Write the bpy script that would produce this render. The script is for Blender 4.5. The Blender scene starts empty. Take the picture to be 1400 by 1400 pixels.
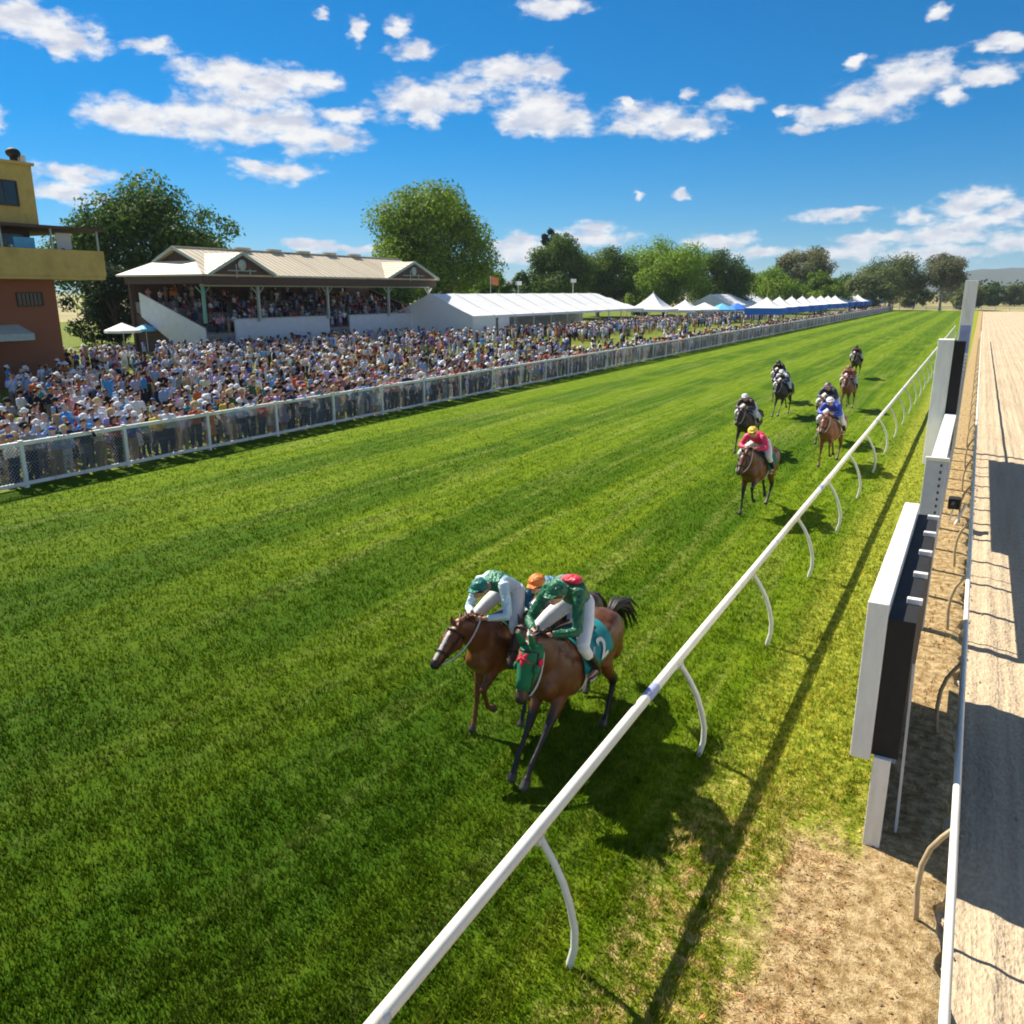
import bpy, math, random
import numpy as np
from mathutils import Vector, Matrix

# ------------------------------------------------------------------ camera, sky, sun, exposure
C = bpy.context.scene.collection
SC = bpy.context.scene
RAD = math.radians
CAM_H = 5.8
cam_data = bpy.data.cameras.new("camera")
cam = bpy.data.objects.new("camera", cam_data)
C.objects.link(cam)
cam_data.sensor_width = 36.0
cam_data.lens = 28.8
cam_data.clip_start = 0.1
cam_data.clip_end = 12000
yaw, pitch = RAD(29.081), RAD(15.043)
fw = Vector((-math.sin(yaw) * math.cos(pitch), math.cos(yaw) * math.cos(pitch), -math.sin(pitch)))
cam.location = (0, 0, CAM_H)
cam.rotation_euler = fw.to_track_quat('-Z', 'Y').to_euler()
SC.camera = cam

SUN_TO = Vector((-0.92, 0.24, 1.0)).normalized()      # direction towards the sun
sun_el = math.asin(SUN_TO.z)
sun_az = math.atan2(SUN_TO.x, SUN_TO.y)
sd = bpy.data.lights.new("sun", 'SUN')
sd.energy = 5.0
sd.angle = RAD(0.5)
sd.color = (1.0, 0.92, 0.78)
sun = bpy.data.objects.new("sun", sd)
C.objects.link(sun)
sun.rotation_euler = (-SUN_TO).to_track_quat('-Z', 'Y').to_euler()
sun.location = (0, 0, 60)

SC.view_settings.view_transform = 'Standard'
SC.view_settings.look = 'None'
SC.view_settings.gamma = 1.0
SC.view_settings.use_curve_mapping = False
SC.view_settings.exposure = 0.88
SC.render.engine = 'CYCLES'
SC.cycles.max_bounces = 6
SC.cycles.diffuse_bounces = 3
SC.cycles.transparent_max_bounces = 8
SC.cycles.filter_width = 1.9

CLOUDS = [(-57.47, 14.36, 2.16, 1.01), (-56.12, 14.02, 2.22, 0.97), (-54.72, 13.66, 1.7, 0.84), (-55.16, 13.09, 0.82, 0.5), (-53.58, 13.85, 0.69, 0.36), (-50.73, 13.6, 1.28, 0.44), (-50.03, 13.84, 0.56, 0.44), (-59.09, 9.11, 0.71, 0.51), (-46.59, 12.36, 3.0, 0.92), (-44.04, 12.32, 3.74, 0.85), (-41.41, 12.53, 1.56, 0.55), (-45.83, 11.44, 2.6, 0.86), (-52.9, 10.0, 1.99, 0.92), (-50.96, 9.75, 2.88, 1.01), (-47.65, 9.96, 3.88, 1.18), (-44.21, 10.13, 3.55, 1.28), (-42.06, 9.41, 3.17, 0.98), (-40.28, 9.05, 1.83, 0.58), (-43.99, 7.25, 2.25, 0.59), (-45.3, 7.42, 1.77, 0.42), (-39.28, 10.61, 2.29, 0.49), (-55.63, 6.52, 2.34, 0.55), (-56.12, 5.63, 1.74, 0.71), (-38.73, 15.26, 0.62, 0.67), (-36.22, 15.54, 0.9, 0.6), (-35.18, 14.28, 1.46, 0.54), (-40.76, 15.9, 0.61, 0.37), (-29.08, 13.33, 2.77, 0.86), (-27.23, 13.13, 1.48, 0.63), (-31.4, 12.41, 1.86, 0.72), (-35.12, 11.66, 2.55, 1.05), (-33.74, 11.49, 2.56, 0.89), (-34.69, 10.65, 1.02, 0.58), (-27.44, 11.19, 2.57, 1.14), (-25.8, 10.47, 2.57, 0.91), (-28.14, 10.28, 1.64, 0.66), (-22.06, 10.0, 1.39, 0.58), (-20.25, 10.66, 2.5, 0.82), (-18.39, 10.02, 2.48, 0.74), (-15.12, 11.19, 1.4, 0.64), (-21.74, 11.43, 0.64, 0.36), (-18.13, 11.72, 0.63, 0.32), (-12.26, 10.57, 0.77, 0.32), (-26.58, 16.65, 2.04, 0.59), (-4.15, 14.85, 0.67, 0.31), (-1.03, 13.11, 0.99, 0.38), (-0.13, 12.86, 0.77, 0.42), (-1.08, 11.64, 1.28, 0.64), (-8.45, 12.77, 0.52, 0.34), (-11.31, 9.48, 1.02, 0.36), (-9.69, 10.1, 1.86, 0.55), (-7.31, 10.72, 2.38, 0.99), (-5.46, 11.7, 2.29, 1.18), (-4.16, 11.95, 1.5, 0.95), (-3.09, 10.94, 0.75, 0.59), (-18.18, 5.98, 0.55, 0.35), (-20.88, 5.99, 0.38, 0.22), (-23.53, 4.05, 1.63, 0.41), (-23.51, 3.45, 2.4, 0.55), (-28.59, 2.78, 1.95, 0.92), (-29.08, 3.01, 1.46, 0.65), (-15.48, 3.15, 2.05, 0.54), (-9.16, 4.55, 2.1, 0.38), (-7.29, 4.7, 1.64, 0.29), (-1.03, 5.07, 1.84, 0.71), (-1.93, 4.71, 1.5, 0.56), (-4.2, 4.27, 1.03, 0.45), (-1.07, 3.87, 2.57, 0.56), (-6.1, 3.19, 2.43, 0.51), (-2.52, 3.31, 2.28, 0.58), (1.29, 2.8, 1.78, 0.56), (-2.79, 2.28, 3.42, 0.58), (-8.1, 2.38, 2.92, 0.52), (-42.47, 2.93, 1.86, 0.36), (-40.16, 2.63, 2.84, 0.32), (-12.93, 2.44, 2.23, 0.36), (0.7, 4.4, 1.08, 0.55)]

def make_world():
    w = bpy.data.worlds.new("World")
    SC.world = w
    w.use_nodes = True
    nt = w.node_tree
    nt.nodes.clear()
    N, L = nt.nodes.new, nt.links.new
    def math_(op, a, b=None, c=None):
        n = N('ShaderNodeMath'); n.operation = op
        for i, v in enumerate((a, b, c)):
            if v is None: continue
            if isinstance(v, (int, float)): n.inputs[i].default_value = v
            else: L(v, n.inputs[i])
        return n.outputs[0]
    def vm(op, a, b=None):
        n = N('ShaderNodeVectorMath'); n.operation = op
        L(a, n.inputs[0])
        if b is not None:
            if isinstance(b, tuple): n.inputs[1].default_value = b
            else: L(b, n.inputs[1])
        return n
    out = N('ShaderNodeOutputWorld'); bg = N('ShaderNodeBackground')
    L(bg.outputs[0], out.inputs[0])
    sky = N('ShaderNodeTexSky'); sky.sky_type = 'NISHITA'; sky.sun_disc = False
    sky.sun_elevation = sun_el; sky.sun_rotation = sun_az
    sky.altitude = 400; sky.air_density = 1.0; sky.dust_density = 0.0; sky.ozone_density = 5.0
    hs = N('ShaderNodeHueSaturation'); hs.inputs['Saturation'].default_value = 1.20; hs.inputs['Hue'].default_value = 0.49
    hs.inputs['Value'].default_value = 1.0
    gm = N('ShaderNodeMix'); gm.data_type = 'RGBA'; gm.blend_type = 'MULTIPLY'; gm.inputs['Factor'].default_value = 1.0
    L(sky.outputs[0], gm.inputs['A']); gm.inputs['B'].default_value = (0.50, 0.76, 1.06, 1)
    L(gm.outputs['Result'], hs.inputs['Color'])
    tc = N('ShaderNodeTexCoord')
    sep = N('ShaderNodeSeparateXYZ'); L(tc.outputs['Generated'], sep.inputs[0])
    az = math_('MULTIPLY', math_('ARCTAN2', sep.outputs[0], sep.outputs[1]), 57.29578)
    el = math_('MULTIPLY', math_('ARCSINE', sep.outputs[2]), 57.29578)
    cmb = N('ShaderNodeCombineXYZ'); L(az, cmb.inputs[0]); L(el, cmb.inputs[1])
    v0 = cmb.outputs[0]
    # ragged outlines: the direction is jittered by a noise before the clouds are looked up
    nz = N('ShaderNodeTexNoise'); nz.inputs['Scale'].default_value = 0.55; nz.inputs['Detail'].default_value = 8
    nz.inputs['Roughness'].default_value = 0.58
    sc = vm('MULTIPLY', v0, (1.0, 1.9, 1.0)).outputs[0]
    L(sc, nz.inputs['Vector'])
    off = vm('SUBTRACT', nz.outputs['Color'], (0.5, 0.5, 0.5)).outputs[0]
    off = vm('MULTIPLY', off, (2.6, 1.3, 0.0)).outputs[0]
    v = vm('ADD', v0, off).outputs[0]
    def field(v):
        acc = None
        for a, e, ra, re in CLOUDS:
            d = vm('SUBTRACT', v, (a, e, 0)).outputs[0]
            d = vm('MULTIPLY', d, (1 / (ra * 1.25), 1 / (re * 1.25), 0)).outputs[0]
            l = vm('LENGTH', d).outputs['Value']
            s = math_('SUBTRACT', 1.0, l)
            acc = s if acc is None else math_('MAXIMUM', acc, s)
        return acc
    f = field(v)
    # extra clouds added overhead and out of view as white fill for the shadows
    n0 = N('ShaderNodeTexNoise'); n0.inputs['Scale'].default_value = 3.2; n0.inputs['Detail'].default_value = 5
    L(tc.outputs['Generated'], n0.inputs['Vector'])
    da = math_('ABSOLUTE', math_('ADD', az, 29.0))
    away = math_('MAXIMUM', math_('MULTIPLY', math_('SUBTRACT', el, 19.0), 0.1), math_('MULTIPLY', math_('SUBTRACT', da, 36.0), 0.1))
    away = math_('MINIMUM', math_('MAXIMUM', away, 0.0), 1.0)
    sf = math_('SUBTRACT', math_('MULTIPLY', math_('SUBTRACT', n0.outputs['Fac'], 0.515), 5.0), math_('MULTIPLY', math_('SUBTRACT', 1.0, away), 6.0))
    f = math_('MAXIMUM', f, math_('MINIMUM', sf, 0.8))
    n2 = N('ShaderNodeTexNoise'); n2.inputs['Scale'].default_value = 0.62; n2.inputs['Detail'].default_value = 11
    n2.inputs['Roughness'].default_value = 0.58
    L(sc, n2.inputs['Vector'])
    n3 = N('ShaderNodeTexNoise'); n3.inputs['Scale'].default_value = 0.5; n3.inputs['Detail'].default_value = 3
    n3.inputs['Roughness'].default_value = 0.5
    L(vm('ADD', sc, (-0.35, 0.85, 0)).outputs[0], n3.inputs['Vector'])
    n4 = N('ShaderNodeTexNoise'); n4.inputs['Scale'].default_value = 0.5; n4.inputs['Detail'].default_value = 4
    n4.inputs['Roughness'].default_value = 0.5
    L(sc, n4.inputs['Vector'])
    g = math_('ADD', f, math_('MULTIPLY', math_('SUBTRACT', n2.outputs['Fac'], 0.53), 1.9))
    mr = N('ShaderNodeMapRange'); mr.interpolation_type = 'SMOOTHSTEP'
    L(g, mr.inputs[0]); mr.inputs[1].default_value = -0.12; mr.inputs[2].default_value = 0.68
    cover = mr.outputs[0]
    # sunward side of each puff is brighter than its lee, thick middles are a little greyer than the edges
    sh = math_('SUBTRACT', n4.outputs['Fac'], n3.outputs['Fac'])
    sh = math_('SUBTRACT', sh, math_('MULTIPLY', f, 0.10))
    mr2 = N('ShaderNodeMapRange'); mr2.interpolation_type = 'SMOOTHSTEP'; L(sh, mr2.inputs[0])
    mr2.inputs[1].default_value = -0.30; mr2.inputs[2].default_value = 0.10
    ramp = N('ShaderNodeMix'); ramp.data_type = 'RGBA'
    L(mr2.outputs[0], ramp.inputs['Factor'])
    ramp.inputs['A'].default_value = (6.6, 6.9, 8.0, 1); ramp.inputs['B'].default_value = (10.0, 9.9, 9.8, 1)
    # thin horizon veil of distant cloud
    mx = N('ShaderNodeMix'); mx.data_type = 'RGBA'
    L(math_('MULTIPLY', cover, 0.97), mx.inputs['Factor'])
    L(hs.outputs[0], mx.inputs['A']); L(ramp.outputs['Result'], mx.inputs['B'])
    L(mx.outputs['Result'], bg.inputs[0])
    bg.inputs[1].default_value = 0.053
    w.cycles.sampling_method = 'MANUAL'
    w.cycles.sample_map_resolution = 512
make_world()

# ------------------------------------------------------------------ helpers
rnd = random.Random(7)
npr = np.random.default_rng(11)

def tag(o, label=None, cat=None, group=None, kind=None):
    if label: o['label'] = label
    if cat: o['category'] = cat
    if group: o['group'] = group
    if kind: o['kind'] = kind
    return o

def link(name, me, parent=None, m=None):
    o = bpy.data.objects.new(name, me); C.objects.link(o)
    if parent is not None: o.parent = parent
    if m is not None and me is not None:
        me.materials.clear(); me.materials.append(m)
    return o

def empty(name, loc=(0, 0, 0), rz=0):
    o = bpy.data.objects.new(name, None); C.objects.link(o)
    o.location = loc; o.rotation_euler = (0, 0, rz); o.empty_display_size = 0.2
    return o

def copy_tree(o, parent=None):
    c = o.copy(); C.objects.link(c)
    if parent is not None: c.parent = parent
    for ch in list(o.children): copy_tree(ch, c)
    return c

def np_mesh(name, V, F, smooth=False):
    """V (n,3) array, F (m,k) array of equal-sided faces"""
    me = bpy.data.meshes.new(name)
    V = np.asarray(V, np.float32); F = np.asarray(F, np.int32)
    me.vertices.add(len(V)); me.vertices.foreach_set('co', V.ravel())
    k = F.shape[1]
    me.loops.add(F.size); me.loops.foreach_set('vertex_index', F.ravel())
    me.polygons.add(len(F))
    me.polygons.foreach_set('loop_start', np.arange(0, F.size, k, dtype=np.int32))
    me.polygons.foreach_set('loop_total', np.full(len(F), k, np.int32))
    me.polygons.foreach_set('use_smooth', np.full(len(F), smooth))
    me.update(calc_edges=True); me.validate()
    return me

def col_attr(me, name, cols):
    a = me.attributes.new(name, 'FLOAT_COLOR', 'POINT')
    c = np.ones((len(me.vertices), 4), np.float32); c[:, :3] = cols
    a.data.foreach_set('color', c.ravel())

class MB:
    """collects shapes into one mesh"""
    def __init__(s): s.v = []; s.f = []
    def add(s, V, F):
        b = len(s.v); s.v += [tuple(p) for p in V]; s.f += [tuple(i + b for i in f) for f in F]; return s
    def box(s, x0, x1, y0, y1, z0, z1):
        V = [(x0,y0,z0),(x1,y0,z0),(x1,y1,z0),(x0,y1,z0),(x0,y0,z1),(x1,y0,z1),(x1,y1,z1),(x0,y1,z1)]
        return s.add(V, [(0,3,2,1),(4,5,6,7),(0,1,5,4),(1,2,6,5),(2,3,7,6),(3,0,4,7)])
    def bar(s, p, q, w, h, up=(0, 0, 1)):
        p, q, up = Vector(p), Vector(q), Vector(up)
        t = (q - p).normalized(); a = t.cross(up)
        if a.length < 1e-4: a = t.cross(Vector((1, 0, 0)))
        a.normalize(); b = a.cross(t).normalized()
        V = []
        for c in (p, q):
            for i, j in ((-1,-1),(1,-1),(1,1),(-1,1)): V.append(c + a * (i * w / 2) + b * (j * h / 2))
        return s.add(V, [(0,1,2,3),(7,6,5,4),(0,4,5,1),(1,5,6,2),(2,6,7,3),(3,7,4,0)])
    def slab(s, pts, th, d=(0, 0, -1)):
        """a polygon with thickness th along d"""
        n = len(pts); d = Vector(d) * th
        V = [Vector(p) for p in pts] + [Vector(p) + d for p in pts]
        F = [tuple(range(n)), tuple(range(2 * n - 1, n - 1, -1))]
        F += [(i, i + n, (i + 1) % n + n, (i + 1) % n) for i in range(n)]
        return s.add(V, F)
    def loft(s, P, R, n=12, ref=(0, 1, 0), cap=0.6):
        V, F = loft(P, R, n, ref, cap); return s.add(V, F)
    def ell(s, c, r, n=12, m=8):
        V, F = ellipsoid(c, r, n, m); return s.add(V, F)
    def build(s, name, m=None, parent=None, smooth=False, bevel=0):
        me = bpy.data.meshes.new(name); me.from_pydata([tuple(p) for p in s.v], [], s.f); me.update()
        if smooth:
            for p in me.polygons: p.use_smooth = True
        o = link(name, me, parent, m)
        if bevel:
            b = o.modifiers.new('bevel', 'BEVEL'); b.width = bevel; b.segments = 2; b.limit_method = 'ANGLE'
        return o

def loft(P, R, n=12, ref=(0, 1, 0), cap=0.6):
    P = [np.array(p, float) for p in P]; ref = np.array(ref, float)
    V = []; F = []
    m = len(P)
    for i in range(m):
        t = P[min(i + 1, m - 1)] - P[max(i - 1, 0)]
        t = t / (np.linalg.norm(t) + 1e-9)
        sd = ref - t * (t @ ref)
        if np.linalg.norm(sd) < 1e-3: sd = np.array((1.0, 0, 0)) - t * t[0]
        sd /= np.linalg.norm(sd); ot = np.cross(t, sd)
        a, b = R[i] if isinstance(R[i], tuple) else (R[i], R[i])
        for k in range(n):
            th = 2 * math.pi * k / n
            V.append(P[i] + sd * (a * math.cos(th)) + ot * (b * math.sin(th)))
    for i in range(m - 1):
        for k in range(n):
            k2 = (k + 1) % n
            F.append((i * n + k, i * n + k2, (i + 1) * n + k2, (i + 1) * n + k))
    for e, nb, base in ((0, 1, 0), (m - 1, m - 2, (m - 1) * n)):
        t = P[e] - P[nb]; t /= (np.linalg.norm(t) + 1e-9)
        r = R[e] if isinstance(R[e], tuple) else (R[e], R[e])
        V.append(P[e] + t * min(r) * cap); c = len(V) - 1
        for k in range(n):
            k2 = (k + 1) % n
            F.append((c, base + k2, base + k) if e == 0 else (c, base + k, base + k2))
    return V, F

def ellipsoid(c, r, n=12, m=8):
    c = np.array(c, float); P = []; R = []
    for i in range(m):
        a = -math.pi / 2 + math.pi * (i + 0.5) / m
        P.append(c + np.array((0, 0, r[2] * math.sin(a)))); R.append((r[1] * math.cos(a), r[0] * math.cos(a)))
    return loft(P, R, n, (0, 1, 0), 0.2)

def remesh(name, mb, vox, smooth=4, factor=0.5):
    """fuse the overlapping shapes of mb into one continuous skin"""
    me = bpy.data.meshes.new('tmp'); me.from_pydata([tuple(p) for p in mb.v], [], mb.f); me.update()
    o = bpy.data.objects.new('tmp', me); C.objects.link(o)
    r = o.modifiers.new('r', 'REMESH'); r.mode = 'VOXEL'; r.voxel_size = vox
    s = o.modifiers.new('s', 'SMOOTH'); s.factor = factor; s.iterations = smooth
    dg = bpy.context.evaluated_depsgraph_get()
    me2 = bpy.data.meshes.new_from_object(o.evaluated_get(dg), depsgraph=dg)
    bpy.data.objects.remove(o); bpy.data.meshes.remove(me)
    me2.name = name
    me2.polygons.foreach_set('use_smooth', np.ones(len(me2.polygons), bool))
    me2.update()
    return me2

# ------------------------------------------------------------------ materials
def new_mat(name):
    m = bpy.data.materials.new(name); m.use_nodes = True
    nt = m.node_tree; b = nt.nodes['Principled BSDF']
    return m, nt, b

def mat(name, col, rough=0.6, var=0.18, scale=6.0, bump=0.0, bscale=40.0, metal=0.0, spec=0.4, stretch=(1, 1, 1), stain=None):
    m, nt, b = new_mat(name)
    N, L = nt.nodes.new, nt.links.new
    tc = N('ShaderNodeTexCoord'); mp = N('ShaderNodeMapping'); mp.inputs['Scale'].default_value = stretch
    L(tc.outputs['Object'], mp.inputs[0])
    nz = N('ShaderNodeTexNoise'); nz.inputs['Scale'].default_value = scale; nz.inputs['Detail'].default_value = 6
    nz.inputs['Roughness'].default_value = 0.65
    L(mp.outputs[0], nz.inputs['Vector'])
    mr = N('ShaderNodeMapRange'); mr.inputs[1].default_value = 0.3; mr.inputs[2].default_value = 0.7
    mr.inputs[3].default_value = 1 - var; mr.inputs[4].default_value = 1 + var
    L(nz.outputs['Fac'], mr.inputs[0])
    mul = N('ShaderNodeMix'); mul.data_type = 'RGBA'; mul.blend_type = 'MULTIPLY'; mul.inputs['Factor'].default_value = 1
    mul.inputs['A'].default_value = (*col, 1); L(mr.outputs[0], mul.inputs['B'])
    res = mul.outputs['Result']
    if stain:
        n2 = N('ShaderNodeTexNoise'); n2.inputs['Scale'].default_value = scale * 0.35; n2.inputs['Detail'].default_value = 8
        L(mp.outputs[0], n2.inputs['Vector'])
        r2 = N('ShaderNodeMapRange'); r2.inputs[1].default_value = 0.52; r2.inputs[2].default_value = 0.68
        L(n2.outputs['Fac'], r2.inputs[0])
        mx = N('ShaderNodeMix'); mx.data_type = 'RGBA'; L(r2.outputs[0], mx.inputs['Factor'])
        L(res, mx.inputs['A']); mx.inputs['B'].default_value = (*stain, 1); res = mx.outputs['Result']
    L(res, b.inputs['Base Color'])
    b.inputs['Roughness'].default_value = rough; b.inputs['Metallic'].default_value = metal
    b.inputs['Specular IOR Level'].default_value = spec
    if bump:
        n3 = N('ShaderNodeTexNoise'); n3.inputs['Scale'].default_value = bscale; n3.inputs['Detail'].default_value = 4
        L(mp.outputs[0], n3.inputs['Vector'])
        bp = N('ShaderNodeBump'); bp.inputs['Strength'].default_value = bump; bp.inputs['Distance'].default_value = 0.02
        L(n3.outputs['Fac'], bp.inputs['Height']); L(bp.outputs[0], b.inputs['Normal'])
    return m

def attr_mat(name, attr, rough=0.6, spec=0.3, trans=0.0, var=0.12, scale=30):
    """colour from a vertex attribute, a little uneven"""
    m, nt, b = new_mat(name); N, L = nt.nodes.new, nt.links.new
    a = N('ShaderNodeAttribute'); a.attribute_name = attr
    tc = N('ShaderNodeTexCoord'); nz = N('ShaderNodeTexNoise'); nz.inputs['Scale'].default_value = scale; nz.inputs['Detail'].default_value = 4
    L(tc.outputs['Object'], nz.inputs['Vector'])
    mr = N('ShaderNodeMapRange'); mr.inputs[1].default_value = 0.3; mr.inputs[2].default_value = 0.7
    mr.inputs[3].default_value = 1 - var; mr.inputs[4].default_value = 1 + var
    L(nz.outputs['Fac'], mr.inputs[0])
    mul = N('ShaderNodeMix'); mul.data_type = 'RGBA'; mul.blend_type = 'MULTIPLY'; mul.inputs['Factor'].default_value = 1
    L(a.outputs['Color'], mul.inputs['A']); L(mr.outputs[0], mul.inputs['B'])
    L(mul.outputs['Result'], b.inputs['Base Color'])
    b.inputs['Roughness'].default_value = rough; b.inputs['Specular IOR Level'].default_value = spec
    if trans:
        out = nt.nodes['Material Output']; t = N('ShaderNodeBsdfTranslucent'); mx = N('ShaderNodeMixShader')
        L(mul.outputs['Result'], t.inputs[0]); mx.inputs[0].default_value = trans
        L(b.outputs[0], mx.inputs[1]); L(t.outputs[0], mx.inputs[2]); L(mx.outputs[0], out.inputs[0])
    return m

def info_mat(name, rough=0.8, var=0.15, scale=9, spec=0.2):
    """cloth or skin whose colour is set per object"""
    m, nt, b = new_mat(name); N, L = nt.nodes.new, nt.links.new
    a = N('ShaderNodeObjectInfo')
    tc = N('ShaderNodeTexCoord'); nz = N('ShaderNodeTexNoise'); nz.inputs['Scale'].default_value = scale; nz.inputs['Detail'].default_value = 5
    L(tc.outputs['Object'], nz.inputs['Vector'])
    mr = N('ShaderNodeMapRange'); mr.inputs[1].default_value = 0.3; mr.inputs[2].default_value = 0.7
    mr.inputs[3].default_value = 1 - var; mr.inputs[4].default_value = 1 + var
    L(nz.outputs['Fac'], mr.inputs[0])
    mul = N('ShaderNodeMix'); mul.data_type = 'RGBA'; mul.blend_type = 'MULTIPLY'; mul.inputs['Factor'].default_value = 1
    L(a.outputs['Color'], mul.inputs['A']); L(mr.outputs[0], mul.inputs['B'])
    L(mul.outputs['Result'], b.inputs['Base Color'])
    b.inputs['Roughness'].default_value = rough; b.inputs['Specular IOR Level'].default_value = spec
    return m

M = {}
M['white'] = mat('white_paint', (.80, .79, .75), .45, .07, 4, .15, 30, stretch=(2.2, 2.2, .5), stain=(.66, .63, .55))
M['rail'] = mat('white_rail_plastic', (.84, .80, .69), .38, .07, 2.5, stain=(.70, .64, .5))
M['steel'] = mat('painted_steel', (.62, .63, .62), .45, .1, 5)
M['dark'] = mat('black_board_back', (.012, .012, .013), .7, .3, 8)
M['glass_dark'] = mat('dark_glass', (.02, .025, .03), .12, .2, 3, spec=.6)
M['brick'] = mat('red_brown_brick', (.27, .10, .05), .85, .25, 14, .3, 60)
M['mustard'] = mat('mustard_render', (.54, .39, .11), .8, .1, 2.5, .1, 40, stain=(.44, .31, .085))
M['roof_iron'] = mat('cream_corrugated_iron', (.62, .54, .40), .6, .1, 1.2, stretch=(.4, 3, .4), stain=(.52, .44, .32))
M['fascia'] = mat('maroon_brown_timber', (.085, .046, .032), .7, .2, 5)
M['trim'] = mat('pale_green_trim', (.42, .48, .42), .6, .1, 4)
M['green_post'] = mat('green_post_paint', (.16, .34, .27), .5, .1, 4)
M['wall_white'] = mat('pale_wall_paint', (.66, .66, .68), .7, .08, 1.5)
M['concrete'] = mat('concrete', (.25, .24, .23), .9, .15, 3, .2)
M['canvas'] = mat('white_tent_canvas', (.80, .80, .79), .65, .05, .6, spec=.2)
M['blue_cloth'] = mat('bright_blue_cloth', (.02, .16, .62), .7, .1, 2)
M['sky_cloth'] = mat('light_blue_cloth', (.12, .42, .68), .7, .1, 2)
M['maroon_cloth'] = mat('maroon_cloth', (.19, .03, .06), .7, .15, 2)
M['orange_cloth'] = mat('orange_cloth', (.5, .14, .05), .7, .15, 2)
M['bark'] = mat('tree_bark', (.11, .085, .06), .9, .3, 5, .5, 20)
M['pale_bark'] = mat('pale_gum_bark', (.36, .31, .25), .85, .25, 3, .3, 20)
M['leather'] = mat('dark_leather', (.03, .02, .015), .5, .2, 20)
M['tack_white'] = mat('white_tack', (.62, .6, .56), .6, .1, 20)
M['hair_dark'] = mat('dark_horse_hair', (.012, .009, .008), .6, .3, 20)
M['straw'] = mat('straw_hat', (.5, .38, .2), .8, .15, 20)

M['wire'] = mat('galvanised_wire', (.19, .20, .225), .5, .1, 5)
M['sleeve'] = mat('blue_grey_sleeve', (.36, .40, .62), .45, .1, 5)
def perforated():
    m = mat('perforated_steel', (.55, .56, .57), .5, .1, 5); nt = m.node_tree; b = nt.nodes['Principled BSDF']; N, L = nt.nodes.new, nt.links.new
    src = b.inputs['Base Color'].links[0].from_socket
    tc = N('ShaderNodeTexCoord'); sp = N('ShaderNodeSeparateXYZ'); L(tc.outputs['Object'], sp.inputs[0])
    def mth(op, a, q=None):
        n = N('ShaderNodeMath'); n.operation = op
        for i, v in enumerate((a, q)):
            if v is None: continue
            if isinstance(v, (int, float)): n.inputs[i].default_value = v
            else: L(v, n.inputs[i])
        return n.outputs[0]
    hz = mth('LESS_THAN', mth('FRACT', mth('MULTIPLY', sp.outputs[2], 8.5)), .45)
    hx = mth('LESS_THAN', mth('ABSOLUTE', mth('SUBTRACT', sp.outputs[0], .085)), .017)
    mx = N('ShaderNodeMix'); mx.data_type = 'RGBA'; L(mth('MULTIPLY', hz, hx), mx.inputs['Factor']); L(src, mx.inputs['A']); mx.inputs['B'].default_value = (.05, .05, .06, 1)
    L(mx.outputs['Result'], b.inputs['Base Color'])
    return m
M['perforated'] = perforated()
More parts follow.
